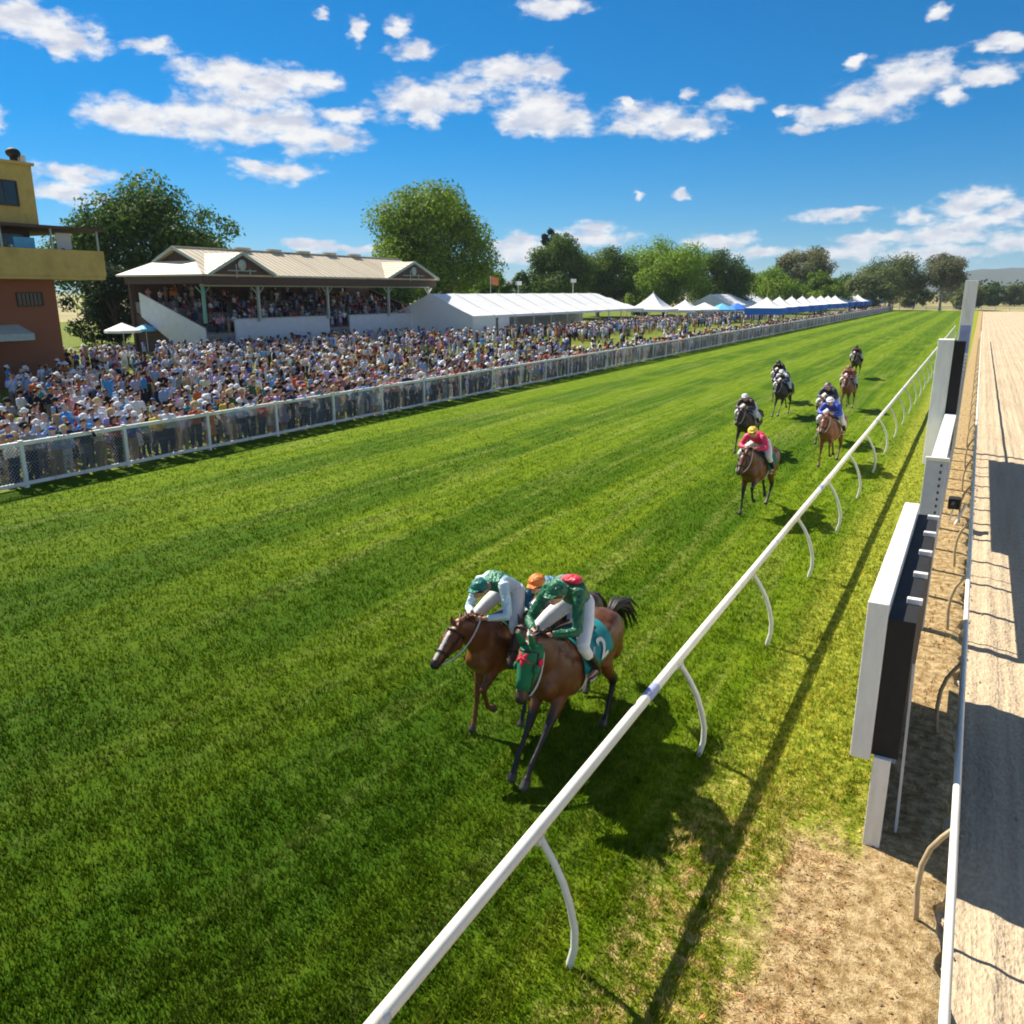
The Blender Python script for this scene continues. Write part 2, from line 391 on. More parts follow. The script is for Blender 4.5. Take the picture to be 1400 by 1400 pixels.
# ------------------------------------------------------------------ ground
def turf_group():
    """colour of the ground cover from its place on the course: mown bands, scuffed straw, yellow verge, dry earth"""
    g = bpy.data.node_groups.new('turf_colour', 'ShaderNodeTree')
    g.interface.new_socket('Color', in_out='OUTPUT', socket_type='NodeSocketColor')
    g.interface.new_socket('Height', in_out='OUTPUT', socket_type='NodeSocketFloat')
    N, L = g.nodes.new, g.links.new
    out = N('NodeGroupOutput')
    geo = N('ShaderNodeNewGeometry'); P = geo.outputs['Position']
    sep = N('ShaderNodeSeparateXYZ'); L(P, sep.inputs[0])
    X, Y = sep.outputs[0], sep.outputs[1]
    def mth(op, a, b=None):
        n = N('ShaderNodeMath'); n.operation = op
        for i, v in enumerate((a, b)):
            if v is None: continue
            if isinstance(v, (int, float)): n.inputs[i].default_value = v
            else: L(v, n.inputs[i])
        return n.outputs[0]
    def noise(scale, detail=5, rough=.6, stretch=None):
        n = N('ShaderNodeTexNoise'); n.inputs['Scale'].default_value = scale; n.inputs['Detail'].default_value = detail
        n.inputs['Roughness'].default_value = rough
        if stretch:
            m = N('ShaderNodeMapping'); m.inputs['Scale'].default_value = stretch; L(P, m.inputs[0]); L(m.outputs[0], n.inputs['Vector'])
        else: L(P, n.inputs['Vector'])
        return n.outputs['Fac']
    def rng(v, a, b, c=0.0, d=1.0, smooth=True):
        m = N('ShaderNodeMapRange'); m.interpolation_type = 'SMOOTHSTEP' if smooth else 'LINEAR'
        L(v, m.inputs[0])
        for i, q in enumerate((a, b, c, d)): m.inputs[i + 1].default_value = q
        return m.outputs[0]
    def mix(f, a, b, blend='MIX'):
        m = N('ShaderNodeMix'); m.data_type = 'RGBA'; m.blend_type = blend
        if isinstance(f, (int, float)): m.inputs['Factor'].default_value = f
        else: L(f, m.inputs['Factor'])
        for k, v in (('A', a), ('B', b)):
            if isinstance(v, tuple): m.inputs[k].default_value = (*v, 1)
            else: L(v, m.inputs[k])
        return m.outputs['Result']
    n_big, n_mid, n_fine, n_tiny = noise(.22), noise(1.7, 6), noise(7, 6, .7), noise(38, 4, .7)
    n_long = noise(1.0, 5, .6, (1.6, .10, 1))
    # mown bands along the course, each several metres wide, with wobbling edges
    band = mth('SINE', mth('MULTIPLY', mth('ADD', X, mth('MULTIPLY', mth('SUBTRACT', n_long, .5), 1.2)), 2 * math.pi / 4.7))
    band = rng(band, -.35, .35)
    c = mix(band, (.056, .124, .002), (.148, .228, .006))
    c = mix(mth('MULTIPLY', rng(n_mid, .40, .68), .65), c, (.058, .124, .003))
    c = mix(mth('MULTIPLY', rng(n_big, .46, .70), .6), c, (.165, .240, .006))
    n_str = noise(1.0, 6, .65, (4.2, .16, 1))
    c = mix(mth('MULTIPLY', rng(n_str, .44, .60), .42), c, (.048, .108, .002))
    c = mix(mth('MULTIPLY', rng(n_str, .52, .38), .30), c, (.190, .255, .020))
    # pale scuffed streaks
    streak = mth('MULTIPLY', rng(n_long, .50, .66), rng(n_fine, .40, .62))
    c = mix(mth('MULTIPLY', streak, .55), c, (.290, .310, .080))
    # nearer the camera end the grass is a darker green
    near_dark = mth('MULTIPLY', rng(mth('ADD', Y, mth('MULTIPLY', n_mid, 5)), 21, 6), rng(X, -2.4, -3.6))
    c = mix(mth('MULTIPLY', near_dark, .68), c, (.030, .080, .003))
    # hoof cut ground where the field runs
    cut = mth('MULTIPLY', mth('MULTIPLY', rng(n_tiny, .57, .66), rng(n_mid, .46, .60)), mth('MULTIPLY', rng(X, -11, -8), rng(X, -2.9, -3.6)))
    c = mix(mth('MULTIPLY', cut, .7), c, (.075, .060, .018))
    # spectators' lawn
    lawn = rng(X, -24.6, -25.2)
    c = mix(lawn, c, mix(rng(n_mid, .4, .6), (.11, .16, .02), (.20, .23, .04)))
    # verge under and beyond the running rail
    e = mth('ADD', X, mth('MULTIPLY', mth('SUBTRACT', n_mid, .5), .9))
    verge = rng(e, -2.55, -1.75)
    c = mix(verge, c, mix(rng(n_fine, .38, .62), (.180, .240, .018), (.340, .350, .040)))
    # dry patch at the near end of the verge, tan strip behind the boards
    r = mth('MINIMUM', mth('MULTIPLY', mth('ADD', X, 1.35), 1.7), mth('SUBTRACT', 8.9, Y))
    r = mth('ADD', r, mth('MULTIPLY', mth('SUBTRACT', n_mid, .5), 2.4))
    dry = mth('MULTIPLY', rng(r, -.1, .9), rng(e, -2.3, -1.5))
    patch = mth('MULTIPLY', mth('MULTIPLY', rng(n_fine, .47, .62), rng(Y, 10.5, 7.0)), mth('MULTIPLY', rng(e, -2.5, -1.9), .75))
    dry = mth('MAXIMUM', dry, patch)
    strip = rng(mth('ADD', X, mth('MULTIPLY', mth('SUBTRACT', n_mid, .5), .12)), -.47, -.33)
    dry = mth('MAXIMUM', dry, strip)
    dcol = mix(rng(n_fine, .35, .65), (.36, .235, .10), (.56, .42, .235))
    dcol = mix(mth('MULTIPLY', rng(n_tiny, .52, .70), .65), dcol, (.20, .115, .045))
    c = mix(dry, c, dcol)
    # blade-scale speckle
    c = mix(.85, c, mix(rng(n_fine, .3, .7), (.72, .72, .70), (1.22, 1.22, 1.2)), 'MULTIPLY')
    c = mix(.9, c, mix(rng(n_tiny, .3, .7), (.62, .64, .60), (1.32, 1.3, 1.3)), 'MULTIPLY')
    L(c, out.inputs['Color'])
    L(mth('ADD', mth('MULTIPLY', n_tiny, .6), n_fine), out.inputs['Height'])
    return g
TURF = turf_group()

def turf_mat(name, blades=False):
    m, nt, b = new_mat(name); N, L = nt.nodes.new, nt.links.new
    g = N('ShaderNodeGroup'); g.node_tree = TURF
    col = g.outputs['Color']
    b.inputs['Roughness'].default_value = .85; b.inputs['Specular IOR Level'].default_value = .05
    if blades:
        a = N('ShaderNodeAttribute'); a.attribute_name = 'tint'
        mul = N('ShaderNodeMix'); mul.data_type = 'RGBA'; mul.blend_type = 'MULTIPLY'; mul.inputs['Factor'].default_value = 1
        L(col, mul.inputs['A']); L(a.outputs['Color'], mul.inputs['B']); col = mul.outputs['Result']
        out = nt.nodes['Material Output']; t = N('ShaderNodeBsdfTranslucent'); mx = N('ShaderNodeMixShader')
        L(col, t.inputs[0]); mx.inputs[0].default_value = .35
        L(b.outputs[0], mx.inputs[1]); L(t.outputs[0], mx.inputs[2]); L(mx.outputs[0], out.inputs[0])
    else:
        bp = N('ShaderNodeBump'); bp.inputs['Strength'].default_value = .9; bp.inputs['Distance'].default_value = .05
        L(g.outputs['Height'], bp.inputs['Height']); L(bp.outputs[0], b.inputs['Normal'])
    L(col, b.inputs['Base Color'])
    return m
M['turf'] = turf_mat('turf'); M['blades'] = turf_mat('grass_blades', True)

def sand_mat():
    m, nt, b = new_mat('harrowed_sand'); N, L = nt.nodes.new, nt.links.new
    geo = N('ShaderNodeNewGeometry')
    def noise(scale, detail, stretch):
        n = N('ShaderNodeTexNoise'); n.inputs['Scale'].default_value = scale; n.inputs['Detail'].default_value = detail
        mp = N('ShaderNodeMapping'); mp.inputs['Scale'].default_value = stretch
        L(geo.outputs['Position'], mp.inputs[0]); L(mp.outputs[0], n.inputs['Vector']); return n.outputs['Fac']
    def mix(f, a, bb, blend='MIX'):
        x = N('ShaderNodeMix'); x.data_type = 'RGBA'; x.blend_type = blend
        if isinstance(f, float): x.inputs['Factor'].default_value = f
        else: L(f, x.inputs['Factor'])
        for k, v in (('A', a), ('B', bb)):
            if isinstance(v, tuple): x.inputs[k].default_value = (*v, 1)
            else: L(v, x.inputs[k])
        return x.outputs['Result']
    lines = noise(7, 5, (1, .04, 1)); grain = noise(25, 6, (1, .5, 1)); big = noise(.6, 5, (1, .2, 1))
    def rng(v, a, bb):
        r = N('ShaderNodeMapRange'); L(v, r.inputs[0]); r.inputs[1].default_value = a; r.inputs[2].default_value = bb; return r.outputs[0]
    c = mix(rng(lines, .2, .8), (.43, .335, .225), (.56, .455, .315))
    c = mix(rng(big, .4, .65), c, mix(.5, c, (.62, .49, .33)))
    c = mix(.9, c, mix(rng(grain, .3, .7), (.80, .78, .76), (1.12, 1.12, 1.12)), 'MULTIPLY')
    L(c, b.inputs['Base Color']); b.inputs['Roughness'].default_value = .95; b.inputs['Specular IOR Level'].default_value = .1
    ad = N('ShaderNodeMath'); ad.operation = 'MULTIPLY_ADD'; L(lines, ad.inputs[0]); ad.inputs[1].default_value = 1.6
    vo = N('ShaderNodeTexVoronoi'); vo.inputs['Scale'].default_value = 5.5; vo.feature = 'SMOOTH_F1'; L(geo.outputs['Position'], vo.inputs['Vector'])
    a2 = N('ShaderNodeMath'); a2.operation = 'MULTIPLY_ADD'; L(vo.outputs['Distance'], a2.inputs[0]); a2.inputs[1].default_value = 1.1; L(grain, a2.inputs[2]); L(a2.outputs[0], ad.inputs[2])
    bp = N('ShaderNodeBump'); bp.inputs['Strength'].default_value = .8; bp.inputs['Distance'].default_value = .04
    L(ad.outputs[0], bp.inputs['Height']); L(bp.outputs[0], b.inputs['Normal'])
    return m
M['sand'] = sand_mat()
M['far_ground'] = mat('dry_paddock', (.30, .25, .10), .95, .3, .05, stain=(.16, .20, .05))
M['hill'] = mat('wooded_hill', (.035, .05, .03), .95, .4, .004)

def grid_sheet(name, x0, x1, y0, y1, z, m, nx=2, ny=2, zf=None):
    xs = np.linspace(x0, x1, nx); ys = np.linspace(y0, y1, ny)
    g = np.stack(np.meshgrid(xs, ys, indexing='ij'), -1).reshape(-1, 2)
    V = np.column_stack([g, np.full(len(g), z)])
    if zf is not None: V[:, 2] = zf(V[:, 0], V[:, 1])
    i, j = np.meshgrid(np.arange(nx - 1), np.arange(ny - 1), indexing='ij')
    a = (i * ny + j).ravel()
    F = np.column_stack([a, a + ny, a + ny + 1, a + 1])
    return link(name, np_mesh(name, V, F, True), None, m)

tag(grid_sheet('ground', -5000, 5000, -300, 6000, -.24, M['far_ground']), kind='structure')
# the turf course, lawn and verge: one raised sheet with a ragged lip down to the sand
def turf_sheet():
    ys = np.concatenate([np.arange(-12, 60, .12), np.arange(60, 306, 2.0)])
    wob = .04 * np.sin(ys * 3.1) + .03 * np.sin(ys * 7.7 + 1) + .02 * np.sin(ys * 17.3) + npr.normal(0, .012, len(ys))
    cols = [(-160, 0), (-60, 0), (-25, 0), (-10, 0), (-2, 0), (.30, 0), (.40, -.025), (.44, -.16), (.46, -.3)]
    V = []
    for x, z in cols:
        xx = x + (wob if x > .2 else 0)
        V.append(np.column_stack([np.broadcast_to(xx, ys.shape), ys, np.broadcast_to(z + 0 * ys, ys.shape)]))
    n = len(ys); V = np.concatenate(V)
    i, j = np.meshgrid(np.arange(len(cols) - 1), np.arange(n - 1), indexing='ij'); a = (i * n + j).ravel()
    F = np.column_stack([a, a + n, a + n + 1, a + 1])
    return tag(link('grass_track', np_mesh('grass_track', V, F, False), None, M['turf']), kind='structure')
turf_sheet()
SAND_Z = -.11
def sand_z(x, y):
    return SAND_Z + .012 * np.sin(x * 9 + .6 * np.sin(y * .15)) + .01 * np.sin(x * 23 + 1)
tag(grid_sheet('sand_track', .30, 15.0, -12, 300, SAND_Z, M['sand'], 200, 60, sand_z), kind='structure')

def hills():
    xs = np.linspace(-3600, 4200, 160)
    def h(x): return 62 + 26 * np.sin(x * .0016 + 1) + 16 * np.sin(x * .0043) + 6 * np.sin(x * .013 + 2)
    rows = []
    for k, (yy, f) in enumerate(((2900, -.02), (3150, .55), (3400, .9), (3700, 1.0), (4300, .9))):
        rows.append(np.column_stack([xs, np.full_like(xs, yy) + 60 * np.sin(xs * .004 + k), h(xs) * f + (2 * np.sin(xs * .05 + k) if f > 0 else -5)]))
    V = np.concatenate(rows); n = len(xs)
    i, j = np.meshgrid(np.arange(4), np.arange(n - 1), indexing='ij'); a = (i * n + j).ravel()
    tag(link('hills', np_mesh('hills', V, np.column_stack([a, a + 1, a + n + 1, a + n]), True), None, M['hill']), kind='structure')
hills()

# ------------------------------------------------------------------ rails and fences
def build_running_rail():
    root = empty('running_rail', (0, 0, 0))
    tag(root, 'white plastic running rail on curved gooseneck posts between the racing turf and the verge', 'rail')
    ys = np.arange(-8, 132, 1.0)
    MB().loft([(-2.80, y, 1.29 + .006 * math.sin(y * .8)) for y in ys], [(.058, .066)] * len(ys), 14, (1, 0, 0)).build('rail_tube', M['rail'], root, True)
    pm = MB(); P = [(-.36, 1.24), (-.30, 1.16), (-.20, 1.02), (-.10, .84), (-.03, .64), (.02, .42), (.02, .22), (-.02, .04), (-.03, -.1)]
    pm.loft([(a, 0, z) for a, z in P], [(.030, .036)] * len(P), 10, (0, 1, 0))
    pm.bar((-.36, -.09, 1.235), (-.36, .09, 1.235), .07, .05)
    p0 = None
    for k in range(34):
        y = 1.55 + 3.93 * (k - 2)
        if p0 is None: o = p0 = pm.build('post', M['rail'], root, True)
        else: o = p0.copy(); C.objects.link(o); o.parent = root
        o.location = (-2.44, y, 0); o.rotation_euler = (0, 0, rnd.uniform(-.06, .06))
    # collars where the tube lengths join
    cm = MB().loft([(0, -.16, 0), (0, .16, 0)], [(.062, .070)] * 2, 14, (1, 0, 0))
    c0 = None
    for y in (8.35, 20.1, 31.9, 43.7):
        if c0 is None: o = c0 = cm.build('sleeve', M['sleeve'], root, True)
        else: o = c0.copy(); C.objects.link(o); o.parent = root
        o.location = (-2.80, y, 1.29)
    jm = MB().loft([(0, -.035, 0), (0, .035, 0)], [(.0605, .0685)] * 2, 14, (1, 0, 0)); j0 = None
    for k in range(16):
        if j0 is None: j0 = o = jm.build('joint', M['steel'], root, True)
        else: o = j0.copy(); C.objects.link(o); o.parent = root
        o.location = (-2.80, -2.6 + 5.9 * k, 1.29)
    bm_ = MB().bar((-.36, -.05, 1.20), (-.36, .05, 1.20), .10, .06); k0 = None
    for k in range(20):
        if k0 is None: k0 = o = bm_.build('clamp', M['steel'], root)
        else: o = k0.copy(); C.objects.link(o); o.parent = root
        o.location = (-2.44, 1.55 + 3.93 * (k - 2), 0)
build_running_rail()

def build_sand_rail():
    root = empty('sand_track_rail', (0, 0, 0))
    tag(root, 'white training rail along the edge of the sand track on bent posts', 'rail')
    ys = np.arange(-6, 120, 1.0)
    MB().loft([(.385, y, 1.09 + .008 * math.sin(y * 1.1)) for y in ys], [(.036, .038)] * len(ys), 12, (1, 0, 0)).build('rail_tube', M['rail'], root, True)
    P = [(.175, 1.06), (.10, .95), (.02, .80), (-.03, .6), (-.04, .35), (-.02, .12), (0, -.1)]
    pm = MB().loft([(a, 0, z) for a, z in P], [(.022, .026)] * len(P), 8, (0, 1, 0))
    p0 = None
    for k in range(28):
        if p0 is None: o = p0 = pm.build('post', mat('rusty_post_paint', (.42, .33, .2), .6, .2, 9), root, True)
        else: o = p0.copy(); C.objects.link(o); o.parent = root
        o.location = (.20, -.35 + 3.98 * k, 0)
build_sand_rail()

FX = -24.9
def build_crowd_fence():
    root = empty('crowd_fence', (FX, 0, 0))
    tag(root, 'long white metal fence with wire mesh panels holding back the crowd', 'fence')
    sp = 3.52; n = 82; y0 = 14.16 - 4 * sp
    ye = y0 + sp * n
    MB().box(-.05, .05, y0, ye, 1.30, 1.42).build('top_rail', M['white'], root, bevel=.01)
    MB().box(-.045, .045, y0, ye, .08, .19).build('bottom_rail', M['white'], root, bevel=.01)
    post = MB().box(-.055, .055, -.055, .055, -.1, 1.43).box(-.065, .065, -.065, .065, 1.432, 1.46)
    post.box(-.35, -.056, -.02, .02, 0, .04)
    panel = MB(); w = sp - .12; h = 1.12; st = .115; t = .012
    k = 0
    def clip(x, dx):
        # a wire of slope 1 starting at foot x, clipped to the panel
        a = (max(0, x) if dx > 0 else min(w, x)); 
        if dx > 0:
            za = a - x; b = min(w, x + h); zb = b - x
        else:
            za = x - a; b = max(0, x - h); zb = x - b
        return (a, za, b, zb)
    x = -h + st
    while x < w:
        a, za, b, zb = clip(x, 1)
        if b - a > .05: panel.bar((.012, a - w / 2, .19 + za), (.012, b - w / 2, .19 + zb), t, t, (1, 0, 0))
        a, za, b, zb = clip(w - x, -1)
        if a - b > .05: panel.bar((-.012, a - w / 2, .19 + za), (-.012, b - w / 2, .19 + zb), t, t, (1, 0, 0))
        x += st
    panel.bar((0, -w / 2, .75), (0, w / 2, .75), .015, .015, (1, 0, 0))
    p0 = q0 = None
    for i in range(n + 1):
        y = y0 + sp * i
        if p0 is None: p0 = o = post.build('post', M['white'], root)
        else: o = p0.copy(); C.objects.link(o); o.parent = root
        o.location = (0, y, 0)
        if i < n:
            if q0 is None: q0 = o = panel.build('mesh_panel', M['wire'], root)
            else: o = q0.copy(); C.objects.link(o); o.parent = root
            o.location = (0, y + sp / 2, 0)
    return y0, sp
FENCE_Y0, FENCE_SP = build_crowd_fence()

def build_far_fence():
    root = empty('paddock_fence', (0, 306, 0))
    tag(root, 'pale rail fence across the far end of the course before the trees', 'fence')
    MB().bar((-60, 0, 1.2), (60, 14, 1.2), .1, .12).bar((-60, 0, .7), (60, 14, .7), .1, .12).build('rail', M['white'], root)
    pm = MB().box(-.08, .08, -.08, .08, -.3, 1.35); p0 = None
    for k in range(31):
        if p0 is None: p0 = o = pm.build('post', M['white'], root)
        else: o = p0.copy(); C.objects.link(o); o.parent = root
        o.location = (-60 + 4 * k, 14 * k / 30, 0)
build_far_fence()

# ------------------------------------------------------------------ boards between the courses
def build_boards():
    # nearest board: white edged, black braced back
    r = empty('track_board', (-.5, 8.5, 0))
    tag(r, 'low white edged board with a black braced back, nearest beside the running rail', 'board')
    y0, y1 = .08, 4.75
    MB().box(-.13, .07, y0, y1, 1.0, 2.76).build('panel', M['white'], r, bevel=.008)
    MB().box(.072, .33, y0 + .04, y1, 1.06, 2.60).build('back_frame', M['dark'], r)
    b0 = None
    for k in range(5):
        m = MB().box(.20, .35, -.04, .04, 2.602, 2.66)
        if b0 is None: b0 = o = m.build('bracket', M['white'], r, bevel=.005)
        else: o = b0.copy(); C.objects.link(o); o.parent = r
        o.location = (0, .7 + k * .95, 0)
    l0 = None
    for y in (.13, 2.0, 3.8):
        m = MB().box(.10, .27, -.07, .07, -.2, 1.058)
        if l0 is None: l0 = o = m.build('leg', M['white'], r, bevel=.006)
        else: o = l0.copy(); C.objects.link(o); o.parent = r
        o.location = (0, y, 0)
    MB().box(.15, .19, .21, 3.72, .03, 1.057).build('skirt', M['dark'], r)
    MB().bar((.40, .45, -.05), (.345, .75, 1.9), .03, .03).build('brace', M['steel'], r)

    # middle board on a perforated post
    r = empty('track_board', (-.34, 15.4, 0))
    tag(r, 'shoulder high board on a grey perforated post, second along the verge', 'board')
    MB().box(-.16, .16, -.03, .12, -.2, 3.03).build('post', M['perforated'], r, bevel=.01)
    MB().box(-.10, .02, .13, 6.75, 1.72, 3.0).build('panel', M['white'], r, bevel=.008)
    MB().box(.02, .14, .13, 6.75, 2.93, 3.0).build('top_capping', M['white'], r, bevel=.008)
    MB().box(-.17, .2, -.05, .02, 3.035, 3.10).build('cap', M['rail'], r, bevel=.01)
    l0 = None
    for y in (1.9, 3.7, 5.4):
        m = MB().box(.022, .12, -.05, .05, -.2, 2.92)
        if l0 is None: l0 = o = m.build('leg', M['steel'], r)
        else: o = l0.copy(); C.objects.link(o); o.parent = r
        o.location = (0, y, 0)
    MB().box(.122, .15, .13, 5.6, 2.2, 2.3).box(.122, .15, .13, 5.6, 1.75, 1.85).build('batten', M['steel'], r)

    # tall board with a black back
    r = empty('track_board', (-.62, 22.0, 0))
    tag(r, 'tall white board with a black backed end cabinet beyond the perforated post', 'board')
    MB().box(-.17, .17, 0, .55, 1.75, 4.72).build('end_cabinet', M['white'], r, bevel=.01)
    MB().box(.172, .41, .02, .55, 1.78, 4.69).build('cabinet_back', M['dark'], r)
    MB().box(-.17, .10, .552, 12.4, 1.75, 3.75).build('panel', M['white'], r, bevel=.01)
    MB().box(.102, .13, .56, 12.4, 1.78, 3.70).build('back_sheet', M['dark'], r)
    l0 = None
    for k in range(8):
        m = MB().box(.28, .40, -.06, .06, -.2, 3.6).bar((.13, 0, 3.4), (.29, 0, 3.4), .06, .06).bar((.13, 0, 2.2), (.29, 0, 2.2), .06, .06)
        if l0 is None: l0 = o = m.build('leg', M['steel'], r)
        else: o = l0.copy(); C.objects.link(o); o.parent = r
        o.location = (0, .75 + 1.65 * k, 0)

    # tall slender post sign
    r = empty('finish_post', (-.42, 35.4, 0))
    tag(r, 'tall narrow white post sign rising above the black backed board', 'post')
    MB().box(-.21, .21, -.06, .06, -.2, 6.2).build('panel', M['white'], r, bevel=.01)
    MB().box(-.17, .17, -.066, -.061, 3.6, 4.6).build('blue_panel', mat('faded_blue_paint', (.26, .31, .52), .6, .15, 4), r)
    MB().box(-.05, .05, .061, .16, -.2, 5.4).build('strut', M['steel'], r)

    # small black box on a white stake
    r = empty('camera_box', (.10, 23.4, 0))
    tag(r, 'small black box on a slanting white stake beside the sand track', 'camera')
    MB().box(-.22, .06, -.20, .14, .42, .70).build('housing', M['dark'], r, bevel=.02)
    MB().loft([(-.08, -.21, .56), (-.08, -.30, .56)], [.07, .08], 12).build('lens_hood', M['dark'], r)
    MB().bar((-.02, -.1, -.1), (.18, .1, .52), .05, .05).bar((-.16, .02, -.1), (-.08, .02, .44), .04, .04).build('stake', M['white'], r)
build_boards()

# ------------------------------------------------------------------ buildings
def build_tower():
    r = empty('judges_building', (-52, 20, 0))
    tag(r, 'mustard yellow tower and balcony building on a red brick base beside the crowd', 'building')
    X0 = -9.0
    MB().box(X0, 0, -18, 13.3, -.2, 6.55).build('brick_wall', M['brick'], r)
    def window(name, xa, y0, y1, z0, z1, bars=2):
        f = MB()
        f.box(xa, xa + .08, y0 - .08, y0, z0 - .08, z1 + .08).box(xa, xa + .08, y1, y1 + .08, z0 - .08, z1 + .08)
        f.box(xa, xa + .08, y0, y1, z1, z1 + .08).box(xa, xa + .10, y0, y1, z0 - .08, z0)
        for k in range(1, bars + 1):
            y = y0 + (y1 - y0) * k / (bars + 1); f.box(xa + .01, xa + .06, y - .025, y + .025, z0, z1)
        o = f.build(name, M['fascia'], r)
        MB().box(xa + .004, xa + .03, y0, y1, z0, z1).build('pane', M['glass_dark'], o)
    window('window', .0, 10.8, 12.3, 5.0, 5.7, 5)
    window('window', .0, 2.0, 3.6, 5.0, 5.7, 5)
    # awning over a doorway
    MB().slab([(.003, 4.0, 3.85), (1.5, 4.0, 3.35), (1.5, 10.6, 3.35), (.003, 10.6, 3.85)], .08).box(1.45, 1.52, 4.0, 10.6, 2.95, 3.34).build('awning', M['trim'], r)
    d = MB().box(.0, .06, 6.2, 6.3, 0, 2.3).box(.0, .06, 7.5, 7.6, 0, 2.3).box(.0, .06, 6.3, 7.5, 2.2, 2.3).build('door', M['fascia'], r)
    MB().box(.004, .03, 6.3, 7.5, 0, 2.2).build('door_leaf', M['dark'], d)
    # balcony: floor, solid parapet, end wall
    MB().box(X0, 1.45, -18, 15.95, 6.552, 6.75).build('balcony_floor', M['mustard'], r)
    MB().box(1.30, 1.50, -18, 16.0, 6.752, 8.35).box(X0, 1.298, 15.8, 16.0, 6.752, 8.35).build('balcony_parapet', M['mustard'], r, bevel=.02)
    MB().box(X0, -1.4, -18, 13.0, 6.752, 9.55).build('upper_wall', M['fascia'], r)
    g = MB(); fr = MB()
    for k in range(9):
        y = -14 + 3 * k
        g.box(-1.396, -1.36, y + .15, y + 2.7, 7.4, 9.3); fr.box(-1.396, -1.30, y - .1, y + .148, 6.76, 9.5)
    w = fr.build('window', M['trim'], r); g.build('pane', M['glass_dark'], w)
    MB().box(X0, 1.7, -18, 16.3, 9.552, 9.72).build('veranda_roof', M['fascia'], r)
    p0 = None
    for k in range(8):
        m = MB().box(-.05, .05, -.05, .05, 8.352, 9.55)
        if p0 is None: p0 = o = m.build('post', M['trim'], r)
        else: o = p0.copy(); C.objects.link(o); o.parent = r
        o.location = (1.4, 15.7 - 3.1 * k, 0)
    # people's gear seen through the balcony
    MB().box(.4, .8, 10.6, 11.9, 7.6, 9.0).build('blind', M['sky_cloth'], r)
    MB().box(.3, .36, 13.6, 14.6, 7.4, 9.4).build('blind', M['wall_white'], r)
    # tower room
    MB().box(-6.5, -.02, -6, 12.85, 9.722, 13.25).build('tower_wall', M['mustard'], r)
    MB().box(-6.6, .10, -6.1, 13.0, 13.252, 13.42).build('tower_roof', M['mustard'], r)
    window('window', -.02, 10.2, 11.7, 10.9, 12.2, 1)
    window('window', -.02, 5.2, 6.7, 10.9, 12.2, 1)
    # roof top fan and hatch
    f = MB().loft([(-.6, 12.2, 13.42), (-.6, 12.2, 13.75)], [.22, .22], 12)
    f.ell((-.6, 12.2, 13.95), (.42, .42, .30), 14, 8).build('roof_fan', M['dark'], r, True)
    MB().box(-1.2, -.5, 12.55, 12.9, 13.421, 13.9).build('roof_box', M['wall_white'], r, bevel=.02)
build_tower()

